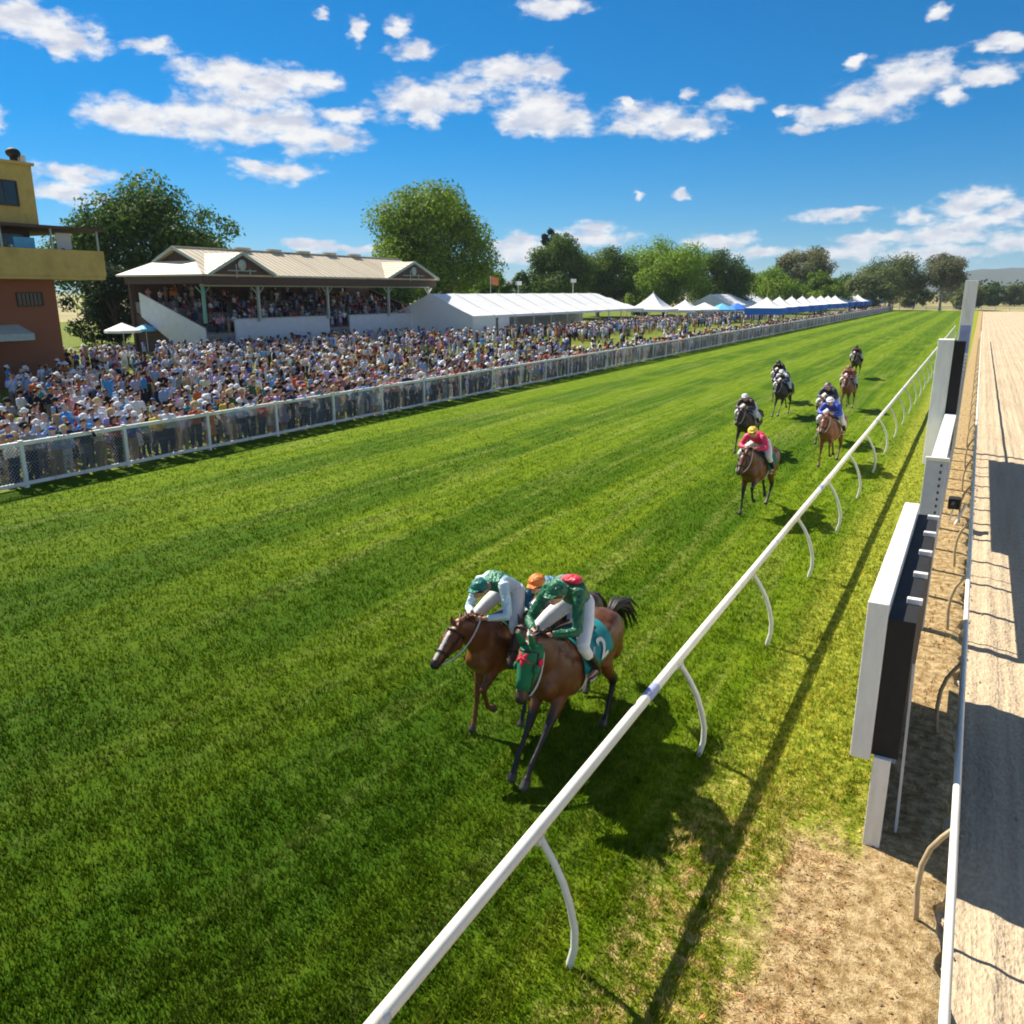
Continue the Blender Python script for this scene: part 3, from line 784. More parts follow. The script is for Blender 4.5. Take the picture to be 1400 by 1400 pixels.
def build_grandstand():
    r = empty('grandstand', (-62, 53.4, 0))       # local x to the back is negative, local y along the course
    tag(r, 'old open grandstand with a cream iron roof, gables and white front walls full of people', 'grandstand')
    Lg = 36.0
    RZ, EZ = 9.85, 7.35
    rx, ex, bx = -4.6, 1.2, -10.6
    roof = MB(); th = .16
    gy0 = 1.7                                     # gablet plane of the half hipped near end
    k = (RZ - EZ) / (ex - rx)
    zb = RZ - 1.25; xo = 1.25 / k                 # foot of the gablet
    roof.slab([(rx, gy0 - .5, RZ), (rx, Lg + .2, RZ), (ex, Lg + .2, EZ), (ex, -.7, EZ), (rx + xo, gy0 - .5, zb)], th)
    roof.slab([(rx, gy0 - .5, RZ - .002), (rx - xo, gy0 - .5, zb), (bx, -.7, EZ), (bx, Lg + .2, EZ), (rx, Lg + .2, RZ - .002)], th)
    roof.slab([(rx + xo, gy0 - .4, zb - .01), (rx - xo, gy0 - .4, zb - .01), (bx, -.7, EZ - .004), (ex, -.7, EZ - .004)], th)
    # ribs of the iron, close set along the slope
    for y in np.arange(-.3, Lg, .76):
        z1 = RZ if y > gy0 else zb; x1 = rx if y > gy0 else rx + xo * 1.0
        if y < gy0 - .5: x1 = ex - (ex - (rx + xo)) * (y + .7) / (gy0 + .2); z1 = EZ + k * (ex - x1)
        roof.bar((x1, y, z1 + .02), (ex, y, EZ + .02), .06, .04)
    roof.bar((rx, gy0 - .5, RZ + .05), (rx, Lg + .2, RZ + .05), .3, .1)
    ro = roof.build('roof', M['roof_iron'], r)
    # ridge vents
    v = MB()
    for y in np.arange(9, 29, 4.4): v.box(rx - .35, rx + .35, y, y + 1.6, RZ + .11, RZ + .30)
    v.build('ridge_vent', M['roof_iron'], ro)
    gb = MB().slab([(rx, gy0, RZ - .25), (rx + xo - .4, gy0, zb), (rx - xo + .4, gy0, zb)], .1, (0, 1, 0))
    gb.build('gablet', M['fascia'], ro)
    MB().bar((rx, gy0 - .52, RZ - .05), (rx + xo, gy0 - .52, zb - .05), .06, .26).bar((rx, gy0 - .52, RZ - .05), (rx - xo, gy0 - .52, zb - .05), .06, .26).build('barge_board', M['trim'], ro)
    # front gables
    def gable(yc, hw):
        gz = 9.3; kk = (gz - EZ) / hw
        xi = ex - (gz - EZ) / k
        g = MB()
        g.slab([(xi, yc, gz), (ex + .5, yc, gz), (ex + .5, yc - hw, EZ), (ex, yc - hw, EZ + .01)], .12)
        g.slab([(xi, yc, gz), (ex, yc + hw, EZ + .01), (ex + .5, yc + hw, EZ), (ex + .5, yc, gz)], .12)
        for s in (-1, 1):
            for q in np.arange(.4, hw, .76):
                zz = gz - kk * q; x1 = ex - (zz - EZ) / k
                g.bar((x1, yc + s * q, zz + .02), (ex + .5, yc + s * q, zz + .02), .05, .04)
        o = g.build('gable_roof', M['roof_iron'], r)
        MB().slab([(ex + .2, yc, gz - .3), (ex + .2, yc - hw + .6, EZ + .02), (ex + .2, yc + hw - .6, EZ + .02)], .1, (1, 0, 0)).build('gable_wall', M['fascia'], o)
        MB().bar((ex + .53, yc, gz - .06), (ex + .53, yc - hw, EZ - .06), .05, .28).bar((ex + .53, yc, gz - .06), (ex + .53, yc + hw, EZ - .06), .05, .28).build('barge_board', M['trim'], o)
        e = MB().loft([(ex + .32, yc, EZ + .85), (ex + .40, yc, EZ + .85)], [.48, .48], 18, (0, 1, 0))
        e.box(ex + .31, ex + .37, yc - hw * .42, yc + hw * .42, EZ + .30, EZ + .38).box(ex + .31, ex + .37, yc - .75, yc - .65, EZ - .3, EZ + .9)
        e.box(ex + .31, ex + .37, yc + .9, yc + 1.0, EZ - .1, EZ + .5)
        e.build('gable_ornament', M['trim'], o)
    gable(3.75, 4.1); gable(30.9, 5.2)
    # fascia and valance
    MB().box(ex - .05, ex + .02, -.5, Lg + .1, EZ - .95, EZ - .18).box(bx + 1, ex - .05, -.55, -.48, EZ - .85, EZ - .18).build('fascia', M['fascia'], r)
    MB().box(ex - 1.1, ex - .95, -.1, Lg, 6.28, 6.5).build('beam', M['trim'], r)
    p0 = None
    for kq, y in enumerate((0.15, 6.8, 16.8, 27.5, 35.8)):
        m = MB().box(-.12, .12, -.12, .12, 3.0, 6.28).bar((0, .1, 5.6), (0, .8, 6.25), .08, .08, (1, 0, 0)).bar((0, -.1, 5.6), (0, -.8, 6.25), .08, .08, (1, 0, 0))
        if p0 is None: p0 = o = m.build('post', M['trim'], r)
        else: o = p0.copy(); C.objects.link(o); o.parent = r
        o.location = (ex - 1.02, y, 0)
        if kq == 0:
            o.data = o.data.copy(); o.data.materials.clear(); o.data.materials.append(M['green_post'])
            p0 = None
    # seating steps and white front walls with two stair openings
    s = MB()
    for q in range(6): s.box(-1.4 - 1.35 * (q + 1), -1.4 - 1.35 * q, .3, Lg - .2, 0, 2.1 + .55 * q)
    s.box(-1.398, -.2, .3, Lg - .2, 0, 2.0)
    s.build('seating_steps', M['concrete'], r)
    w0 = None
    for a, b in ((3.8, 17.1), (20.5, 34.2)):
        o = MB().box(-.2, 0, a, b, -.2, 3.25).build('front_wall', M['wall_white'], r, bevel=.02)
        MB().box(-.26, .06, a, b, 3.252, 3.33).build('coping', M['trim'], o)
    for a in (1.2, 17.9, 19.4):
        m = MB()
        for q in range(9): m.box(-.15 - .0, .7 - .08 * q, a, a + .9, .2 * q, .2 * q + .19)
        m.build('stair', M['concrete'], r)
    # sloping white end wall of the stairs and brick below
    MB().slab([(-8.6, .1, 5.75), (-8.6, .1, 3.5), (-4.2, .1, 1.0), (-1.6, .1, -.2), (0, .1, -.2), (0, .1, 2.55)], .16, (0, 1, 0)).build('end_wall', M['wall_white'], r)
    MB().slab([(-9.4, .14, 3.9), (-9.4, .14, -.2), (-1.8, .14, -.2), (-4.2, .14, .95)], .1, (0, 1, 0)).build('base_wall', M['fascia'], r)
    MB().box(-9.7, -9.5, .3, Lg, -.2, 7.0).build('back_wall', M['fascia'], r)
    MB().box(-9.8, -9.5, -.1, .28, -.2, 7.2).build('corner_post', M['fascia'], r)
    # far end: raking balustrade
    MB().slab([(-9.4, Lg - .15, 6.2), (-9.4, Lg - .15, 0), (-.2, Lg - .15, 0), (-.2, Lg - .15, 3.0)], .12, (0, 1, 0)).build('end_wall', M['dark'], r)
build_grandstand()

# ------------------------------------------------------------------ tents
def scallop(mb, p, q, z0, z1, n=1):
    return mb

def marquee(name, label, x, y0, y1, w, ez, rz, hip, walls_front, seed):
    r = empty(name, (x, y0, 0)); tag(r, label, 'marquee')
    L = y1 - y0; rg = random.Random(seed)
    nb = max(2, int(L / 5)); V = []; F = []
    # roof bays that sag a little between the frames
    ny = nb * 4 + 1
    prof = [(0, ez - .32), (0, ez), (-w * .17, ez + (rz - ez) * .30), (-w * .34, ez + (rz - ez) * .66), (-w * .5, rz), (-w * .66, ez + (rz - ez) * .66), (-w * .83, ez + (rz - ez) * .30), (-w, ez), (-w, ez - .32)]
    for j in range(ny):
        y = L * j / (ny - 1); sag = .05 * math.sin(math.pi * (j % 4) / 4)
        t = min(1, (L - y) / hip) if hip else 1
        for (px_, pz) in prof:
            z = min(pz, ez + (rz - ez) * t) if pz > ez else pz
            V.append((px_, y, z - (sag if 0 > px_ > -w else 0)))
    m = len(prof)
    for j in range(ny - 1):
        for i in range(m - 1): F.append((j * m + i, (j + 1) * m + i, (j + 1) * m + i + 1, j * m + i + 1))
    mb = MB().add(V, F)
    for j in range(0, ny, 4):
        y = L * j / (ny - 1)
        if hip and L - y < hip: continue
        for a, b in zip(prof[1:-1], prof[2:-1]): mb.bar((a[0], y, a[1] + .03), (b[0], y, b[1] + .03), .06, .04)
    o = mb.build('roof', M['canvas'], r)
    sd_ = o.modifiers.new('s', 'SOLIDIFY'); sd_.thickness = .03
    MB().slab([(-.02, .0, ez), (-w * .5, .0, rz - .04), (-w + .02, .0, ez), (-w + .02, .0, 0), (-.02, .0, 0)], .04, (0, 1, 0)).build('end_wall', M['canvas'], r)
    MB().box(-w, -w + .04, 0, L, 0, ez - .33).build('back_wall', M['canvas'], r)
    if hip: MB().slab([(-.02, L, ez), (-w + .02, L, ez), (-w + .02, L, ez - .32), (-.02, L, ez - .32)], .03, (0, 1, 0)).build('valance', M['canvas'], r)
    for a, b in walls_front: MB().box(-.05, -.01, a, b, 0, ez - .33).build('side_wall', M['canvas'], r)
    gm = MB()
    for j in range(0, nb + 1): gm.bar((-.05, min(L - .1, max(.1, L * j / nb)), ez - .1), (1.5, min(L - .1, max(.1, L * j / nb)), .02), .025, .025)
    gm.build('guy_rope', M['wall_white'], r)
    p0 = None
    for j in range(nb + 1):
        mm = MB().box(-.06, .06, -.06, .06, 0, ez - .1)
        if p0 is None: p0 = q = mm.build('pole', M['steel'], r)
        else: q = p0.copy(); C.objects.link(q); q.parent = r
        q.location = (-.1, min(L - .1, max(.1, L * j / nb)), 0)
    return r
marquee('marquee', 'large white marquee with a long plain roof beside the grandstand', -53, 85.6, 144, 12, 3.0, 5.6, 7, ((0, 5.5), (6.2, 9)), 1)
marquee('marquee', 'second long white marquee further along behind the row of blue edged tents', -48, 186, 262, 10, 2.9, 5.3, 5, ((0, 20), (40, 60)), 2)
marquee('marquee', 'white marquee farthest along the straight, rising above the blue edged tents', -44, 268, 300, 14, 3.2, 6.6, 6, ((0, 20),), 3)

def canopy_tent(name, label, x, y, w, ez, rz, top, val, cat, group=None, vh=.5):
    r = empty(name, (x, y, 0)); tag(r, label, cat, group)
    V = []; F = []; n = 7; h = w / 2
    for i in range(n):
        t = i / (n - 1); s = h * (1 - t) + .04; z = ez + (rz - ez) * (t ** 1.55)
        V += [(-s, -s, z), (s, -s, z), (s, s, z), (-s, s, z)]
    for i in range(n - 1):
        for k in range(4): F.append((i * 4 + k, i * 4 + (k + 1) % 4, i * 4 + 4 + (k + 1) % 4, i * 4 + 4 + k))
    F.append((4 * n - 4, 4 * n - 3, 4 * n - 2, 4 * n - 1))
    o = MB().add(V, F).build('canopy', top, r); q = o.modifiers.new('s', 'SOLIDIFY'); q.thickness = .03
    b = h + .05; v = MB()
    v.box(b - .02, b + .02, -b, b, ez - vh, ez).box(-b - .02, -b + .02, -b, b, ez - vh, ez).box(-b, b, b - .02, b + .02, ez - vh, ez - .001).box(-b, b, -b - .02, -b + .02, ez - vh, ez - .001)
    v.build('valance', val, r)
    p0 = None
    for sx, sy in ((-1, -1), (1, -1), (1, 1), (-1, 1)):
        m = MB().box(-.05, .05, -.05, .05, 0, ez)
        if p0 is None: p0 = q = m.build('pole', M['steel'], r)
        else: q = p0.copy(); C.objects.link(q); q.parent = r
        q.location = (sx * (h - .06), sy * (h - .06), 0)
    MB().loft([(0, 0, rz - .1), (0, 0, rz + .35)], [.04, .03], 6).build('finial', M['canvas'], r)
    return r
proto = canopy_tent('canopy_tent', 'peaked white tent with a bright blue valance, nearest of the row behind the fence', -33.2, 152, 6.0, 3.1, 4.9, M['canvas'], M['blue_cloth'], 'tent', 'blue edged tents in a row behind the fence', 1.15)
ordn = ['second', 'third', 'fourth', 'fifth', 'sixth', 'seventh', 'eighth', 'ninth', 'tenth', 'eleventh', 'twelfth', 'thirteenth', 'fourteenth', 'fifteenth', 'sixteenth']
for k in range(15):
    o = copy_tree(proto); o.location = (-33.2 + rnd.uniform(-.15, .15), 152 + 11.2 * (k + 1) + rnd.uniform(-.4, .4), rnd.uniform(-.05, .05))
    o['label'] = 'peaked white tent with a bright blue valance, %s from the near end of its row' % ordn[k]
canopy_tent('canopy_tent', 'single sharp peaked white tent between the large marquee and the blue umbrellas', -54, 151.5, 7.5, 2.7, 5.6, M['canvas'], M['canvas'], 'tent')
canopy_tent('canopy_tent', 'low white tent beside the sharp peaked one', -50, 158.5, 6, 2.5, 4.3, M['canvas'], M['canvas'], 'tent')

def umbrella(label, x, y, R, z, m):
    r = empty('market_umbrella', (x, y, 0)); tag(r, label, 'umbrella')
    V = [(0, 0, z + R * .42)]; F = []; n = 8
    for k in range(n): a = 2 * math.pi * k / n; V.append((R * math.cos(a), R * math.sin(a), z))
    for k in range(n): a = 2 * math.pi * k / n; V.append((R * math.cos(a), R * math.sin(a), z - .22))
    for k in range(n):
        k2 = (k + 1) % n; F += [(0, 1 + k, 1 + k2), (1 + k, 1 + n + k, 1 + n + k2, 1 + k2)]
    o = MB().add(V, F).build('canopy', m, r); q = o.modifiers.new('s', 'SOLIDIFY'); q.thickness = .02
    MB().loft([(0, 0, 0), (0, 0, z + R * .42)], [.04, .03], 8).build('pole', M['steel'], r)
    MB().loft([(0, 0, 0), (0, 0, .09)], [.4, .38], 12).build('base', M['concrete'], r)
umbrella('white market umbrella beside the brick building, left of the grandstand', -68.5, 49.8, 1.6, 2.4, M['canvas'])
umbrella('light blue market umbrella in front of the brick end of the grandstand', -69.5, 53.0, 1.1, 2.4, M['sky_cloth'])
umbrella('white market umbrella next to the light blue ones beyond the large marquee', -46, 158, 3.0, 2.6, M['canvas'])
umbrella('light blue market umbrella, left of the pair beyond the large marquee', -44, 163, 2.8, 2.5, M['sky_cloth'])
umbrella('deeper blue market umbrella, right of the pair beyond the large marquee', -42.5, 168.5, 2.8, 2.5, M['blue_cloth'])

def banner(label, x, y, h, m):
    r = empty('feather_banner', (x, y, 0)); tag(r, label, 'banner')
    MB().loft([(0, 0, 0), (0, .1, h), (0, .6, h + .35)], [.04, .03, .02], 6).build('pole', M['steel'], r)
    MB().slab([(0, .08, .7), (0, .95, .9), (0, 1.0, h - .4), (0, .6, h + .3), (0, .1, h)], .03, (1, 0, 0)).build('flag', m, r)
banner('maroon feather banner standing before the second white marquee', -38, 172.5, 3.9, M['maroon_cloth'])
banner('white feather banner standing left of the maroon one', -38, 165, 3.6, M['canvas'])

def floodlight(label, x, y, h):
    r = empty('light_pole', (x, y, 0)); tag(r, label, 'light pole')
    MB().loft([(0, 0, 0), (0, 0, h)], [.12, .07], 8).build('pole', M['steel'], r)
    MB().box(-.1, .25, -.9, .9, h - .1, h + .55).build('lamp_head', M['wall_white'], r, bevel=.03)
floodlight('grey light pole with a white lamp head behind the large marquee, nearer one', -70, 128, 7.0)
floodlight('light pole with a broad white lamp head behind the far part of the large marquee', -68, 146, 7.6)
def flagpole():
    r = empty('flag_pole', (-69, 117, 0)); tag(r, 'pole with a rusty red flag above the large marquee roof', 'flag')
    MB().loft([(0, 0, 0), (0, 0, 8.3)], [.06, .04], 8).build('pole', M['steel'], r)
    V = []; F = []
    for i in range(9):
        for z in (7.0, 8.2): V.append((.12 * math.sin(i * .9), .06 + i * .28, z - .03 * i))
    for i in range(8): F.append((2 * i, 2 * i + 2, 2 * i + 3, 2 * i + 1))
    o = MB().add(V, F).build('flag', M['orange_cloth'], r); q = o.modifiers.new('s', 'SOLIDIFY'); q.thickness = .02
flagpole()

# ------------------------------------------------------------------ trees
def leaf_mat(name):
    return attr_mat(name, 'leafcol', .65, .25, trans=.42, var=.1, scale=3)
M['leaf'] = leaf_mat('leaves')

def tree(name, label, x, y, H, W, cols, seed, n=7000, leaf=.42, trunk_h=.22, open_=.0, lumps=26, bark='bark', group=None, low=False, squash=1.0):
    rg = np.random.default_rng(seed)
    r = empty(name, (x, y, -.1)); tag(r, label, 'tree', group)
    # limbs
    mb = MB(); th = H * trunk_h; R0 = max(.12, H * .022)
    mb.loft([(0, 0, -.3), (0, 0, .25), (.02 * H * rg.normal(), .02 * H * rg.normal(), th), (.02 * H, 0, H * .62)], [R0 * 1.5, R0, R0 * .75, R0 * .25], 9, (1, 0, 0))
    # lumps: clusters of leaves on an irregular crown
    cz = H * (.5 + trunk_h * .5) if not low else H * .48
    hz = (H - th) * .5 if not low else H * .52
    cen = []; ph = rg.uniform(0, 6.28, 4); lumps = int(lumps * 1.9)
    for i in range(lumps):
        for _ in range(30):
            d = rg.normal(size=3); d /= np.linalg.norm(d)
            q = rg.uniform(.25, 1) ** .5 * .78
            p = np.array((d[0] * W / 2 * q, d[1] * W / 2 * q, cz + d[2] * hz * q * squash))
            # egg shape: narrower towards the top
            t = (p[2] - th) / max(.1, (H - th)); k = 1.12 - .55 * max(0, t - .35)
            p[:2] *= k
            an = math.atan2(p[1], p[0]); wob = 1 + .20 * math.sin(2 * an + ph[0] + 3 * t) + .17 * math.sin(3 * an + ph[1] - 5 * t) + .13 * math.sin(5 * t * 2 + ph[2])
            p[:2] *= wob; p[2] += hz * .15 * math.sin(2 * an + ph[3])
            if all(np.linalg.norm(p - c) > W * .06 for c in cen): break
        cen.append(p)
    cen = np.array(cen)
    rad = W * rg.uniform(.085, .20, lumps) * (1 - .40 * open_)
    n = int(n * 2.3)
    for c_, rr in zip(cen, rad):
        s = np.array((.01 * H, 0, max(th * .75, min(c_[2] - rr, H * .5) * rg.uniform(.55, .85))))
        mid = s * .5 + c_ * .5 + np.array((0, 0, -.03 * H)) + rg.normal(0, .02 * W, 3)
        if rg.random() < .75: mb.loft([s, mid, c_], [R0 * .38, R0 * .25, R0 * .08], 6, (1, 0, 0))
    mb.build('trunk', M[bark], r, True)
    # leaves
    w_ = rad ** 2; which = rg.choice(lumps, n, p=w_ / w_.sum())
    d = rg.normal(size=(n, 3)); d /= np.linalg.norm(d, axis=1)[:, None]
    q = rg.uniform(0, 1, n) ** .42
    P = cen[which] + d * (rad[which] * q)[:, None] * np.array((1, 1, .82)) + rg.normal(0, leaf * .25, (n, 3))
    P[:, 2] = np.maximum(P[:, 2], .3 if low else th * .55)
    N_ = d + rg.normal(0, .65, (n, 3)) + np.array((0, 0, .35)); N_ /= np.linalg.norm(N_, axis=1)[:, None]
    A = np.cross(N_, rg.normal(size=(n, 3))); A /= np.linalg.norm(A, axis=1)[:, None]; B = np.cross(N_, A)
    s = leaf * rg.uniform(.55, 1.25, n)[:, None]
    V = np.stack([P - A * s * .5, P + B * s * .28 - A * s * .05, P + A * s * .6, P - B * s * .28 + A * s * .02], 1).reshape(-1, 3)
    me = np_mesh('crown', V, np.arange(4 * n).reshape(n, 4))
    ca, cb = np.array(cols[0]), np.array(cols[1])
    t = np.clip(rg.normal(.5, .22, lumps)[which] + rg.normal(0, .22, n), 0, 1)[:, None]
    c = (ca * (1 - t) + cb * t) * rg.uniform(.75, 1.25, (n, 1))
    col_attr(me, 'leafcol', np.repeat(c, 4, 0))
    link('crown', me, r, M['leaf'])
    return r
DK = ((.030, .080, .012), (.095, .170, .022)); MD = ((.065, .150, .010), (.215, .310, .020)); LT = ((.100, .215, .012), (.250, .360, .024)); GUM = ((.095, .120, .045), (.220, .220, .105)); OL = ((.080, .125, .034), (.18, .215, .065))
tree('leafy_tree', 'broad dark green tree behind the left end of the grandstand', -86, 67.5, 19.2, 19.5, DK, 3, 15000, .5, .12, 0, 34)
tree('leafy_tree', 'tallest rounded tree with yellow green crown behind the right end of the grandstand', -84.5, 123.9, 25.3, 24.5, MD, 5, 18000, .58, .10, 0, 40)
tree('leafy_tree', 'bushy mid green tree behind the middle of the large marquee', -83.5, 170.7, 18.0, 18, ((.05, .11, .012), (.14, .21, .02)), 8, 11000, .55, .1, 0, 24)
tree('leafy_tree', 'round dark green tree just right of the bushy one behind the large marquee', -79, 184, 16.6, 18, ((.05, .11, .012), (.14, .21, .02)), 9, 11000, .55, .1, 0, 24)
tree('pine_tree', 'dark flat topped pine showing above the bushy tree', -95, 193, 21.6, 7.5, ((.02, .04, .018), (.04, .06, .025)), 10, 3500, .5, .7, .3, 12)
tree('leafy_tree', 'wide bright green tree behind the sharp peaked white tent', -64.8, 189, 18.0, 22, LT, 12, 14000, .55, .06, 0, 34)
tree('leafy_tree', 'darker rounded tree touching the right side of the wide bright green one', -57, 207, 15.6, 18, ((.04, .09, .012), (.11, .18, .02)), 13, 10000, .55, .06, 0, 26)
tree('leafy_tree', 'low light green tree behind the second white marquee', -51, 235, 12.8, 19, LT, 14, 7000, .6, .05, 0, 22, low=True)
tree('gum_tree', 'open crowned grey green gum rising behind the low light green tree', -46.7, 256, 19.0, 19.5, GUM, 15, 6500, .6, .42, .35, 20, 'pale_bark')
tree('leafy_tree', 'small mid green tree behind the farthest white marquee', -39.5, 240, 11.6, 14, MD, 16, 6000, .6, .05, 0, 20, low=True)
tree('gum_tree', 'spreading olive gum tree at the far end, left of the pale trunked one', -27.4, 312, 17.6, 24, OL, 17, 9000, .7, .16, .1, 28, 'pale_bark')
tree('gum_tree', 'tall gum tree with pale forked trunk at the far end of the turf', -12, 312, 19.5, 17, GUM, 18, 6500, .65, .30, .2, 20, 'pale_bark')
tree('leafy_tree', 'low dark green tree left of the spreading olive gum', -43.5, 329, 12, 20, DK, 19, 4000, .8, .05, 0, 18, low=True)
tree('leafy_tree', 'round dark tree beyond the far end of the sand track, left one', 3, 425, 9.6, 11, DK, 20, 3000, .9, .05, 0, 14, low=True)
tree('leafy_tree', 'olive round tree beyond the far end of the sand track, right one', 12.5, 430, 10.4, 11, OL, 21, 3000, .9, .05, 0, 14, low=True)
tree('leafy_tree', 'small shaded tree in the gap beside the tallest rounded tree', -82, 149, 10.2, 8, DK, 22, 3500, .6, .05, 0, 14, low=True)
tree('leafy_tree', 'small olive tree between the two farthest gums', -22, 345, 11.5, 13, OL, 23, 3500, .8, .05, 0, 14, low=True)
tree('leafy_tree', 'dark shrubby tree behind the brick building', -78, 56, 9.5, 9, ((.018, .04, .012), (.04, .065, .018)), 24, 5000, .4, .05, 0, 18, low=True)
tree('leafy_tree', 'dim green tree seen through the open end of the grandstand', -80, 104, 11, 12, DK, 25, 5000, .5, .05, 0, 18, low=True)

for i, (x_, y_, h_, w_, lab) in enumerate(((-96, 160, 12, 13, 'mid green tree filling the gap left of the bushy tree behind the large marquee'), (-75, 205, 12.5, 15, 'low bright tree between the bushy trees and the wide bright green one'),
        (-62, 250, 12.5, 18, 'pale green tree in the second row behind the low light green tree'), (-34, 290, 11, 17, 'olive green tree in front of the spreading gum'), (-50, 290, 13, 18, 'dim green tree behind the farthest white marquee'), (-4, 330, 9, 12, 'low olive tree right of the pale trunked gum'))):
    tree('leafy_tree', lab, x_, y_, h_, w_, (MD, LT, LT, OL, MD, OL)[i], 60 + i, 5000, .6 + .002 * y_ / 2, .05, 0, 18, low=True)

def treeline():
    rg = np.random.default_rng(31); n = 26000
    # far wooded edge of the racecourse, one mass of crowns
    xs = rg.uniform(-420, 60, 300); ys = 470 + rg.uniform(-30, 60, 300) - .2 * (xs + 100) * (xs < -100)
    rr = rg.uniform(4, 8, 300); zz = rg.uniform(2, 6.5, 300)
    w = rg.integers(0, 300, n); d = rg.normal(size=(n, 3)); d /= np.linalg.norm(d, axis=1)[:, None]
    P = np.column_stack([xs[w], ys[w], zz[w]]) + d * (rr[w] * rg.uniform(.3, 1, n) ** .5)[:, None]; P[:, 2] = np.abs(P[:, 2])
    A = rg.normal(size=(n, 3)); A /= np.linalg.norm(A, axis=1)[:, None]; B = np.cross(A, rg.normal(size=(n, 3))); B /= np.linalg.norm(B, axis=1)[:, None]
    s = rg.uniform(.8, 1.7, n)[:, None]
    V = np.stack([P - A * s * .5, P + B * s * .4, P + A * s * .5, P - B * s * .4], 1).reshape(-1, 3)
    me = np_mesh('far_trees', V, np.arange(4 * n).reshape(n, 4))
    t = np.clip(rg.normal(.5, .3, 300)[w] + rg.normal(0, .2, n), 0, 1)[:, None]
    col_attr(me, 'leafcol', np.repeat(np.array((.022, .042, .015)) * (1 - t) + np.array((.075, .09, .03)) * t, 4, 0))
    tag(link('far_trees', me, None, M['leaf']), 'dark band of distant trees below the hills', 'woods', kind='stuff')
treeline()

def haze():
    m = bpy.data.materials.new('air'); m.use_nodes = True; nt = m.node_tree; nt.nodes.clear()
    o = nt.nodes.new('ShaderNodeOutputMaterial'); v = nt.nodes.new('ShaderNodeVolumePrincipled')
    v.inputs['Color'].default_value = (.72, .84, 1.0, 1); v.inputs['Density'].default_value = .00011; v.inputs['Anisotropy'].default_value = .0
    nt.links.new(v.outputs[0], o.inputs['Volume'])
    tag(MB().box(-5200, 5200, -400, 6200, -7, 150).build('haze', m), 'thin blue summer haze over the course', 'haze', kind='stuff')
haze()

# ------------------------------------------------------------------ horses and jockeys
TORSO = [(-.93, 1.28, .05, .10), (-.88, 1.27, .15, .20), (-.76, 1.27, .235, .275), (-.58, 1.285, .285, .315), (-.35, 1.26, .285, .300), (-.10, 1.20, .285, .315),
         (.15, 1.17, .28, .345), (.38, 1.18, .265, .375), (.56, 1.20, .235, .345), (.70, 1.23, .19, .285), (.80, 1.25, .12, .20), (.85, 1.26, .05, .10)]
def torso_at(x):
    xs = [t[0] for t in TORSO]
    return tuple(float(np.interp(x, xs, [t[i] for t in TORSO])) for i in (1, 2, 3))

POSES = {
  # front legs: elbow, knee, fetlock, hoof toe; hind legs: stifle, hock, fetlock, hoof toe   (x, z)
  'reach': dict(front=[[(.50, 1.00), (.83, .66), (1.13, .38), (1.30, .15)], [(.48, .98), (.74, .59), (1.00, .28), (1.12, .06)]],
                hind=[[(-.42, .98), (-.74, .62), (-.62, .24), (-.50, .07)], [(-.52, 1.0), (-.98, .74), (-1.20, .42), (-1.34, .24)]]),
  'fold':  dict(front=[[(.52, 1.02), (.86, .80), (.74, .50), (.58, .40)], [(.46, .98), (.56, .56), (.64, .22), (.73, .04)]],
                hind=[[(-.40, .98), (-.66, .60), (-.44, .28), (-.30, .14)], [(-.50, 1.0), (-.92, .68), (-1.10, .32), (-1.20, .12)]]),
  'gather': dict(front=[[(.50, 1.0), (.78, .74), (.64, .46), (.48, .36)], [(.52, 1.0), (.72, .62), (.86, .30), (.95, .10)]],
                hind=[[(-.42, .98), (-.70, .58), (-.58, .22), (-.46, .04)], [(-.44, .98), (-.78, .64), (-.70, .28), (-.60, .09)]]),
}

def V3(p, y): return np.array((p[0], y, p[1]), float)

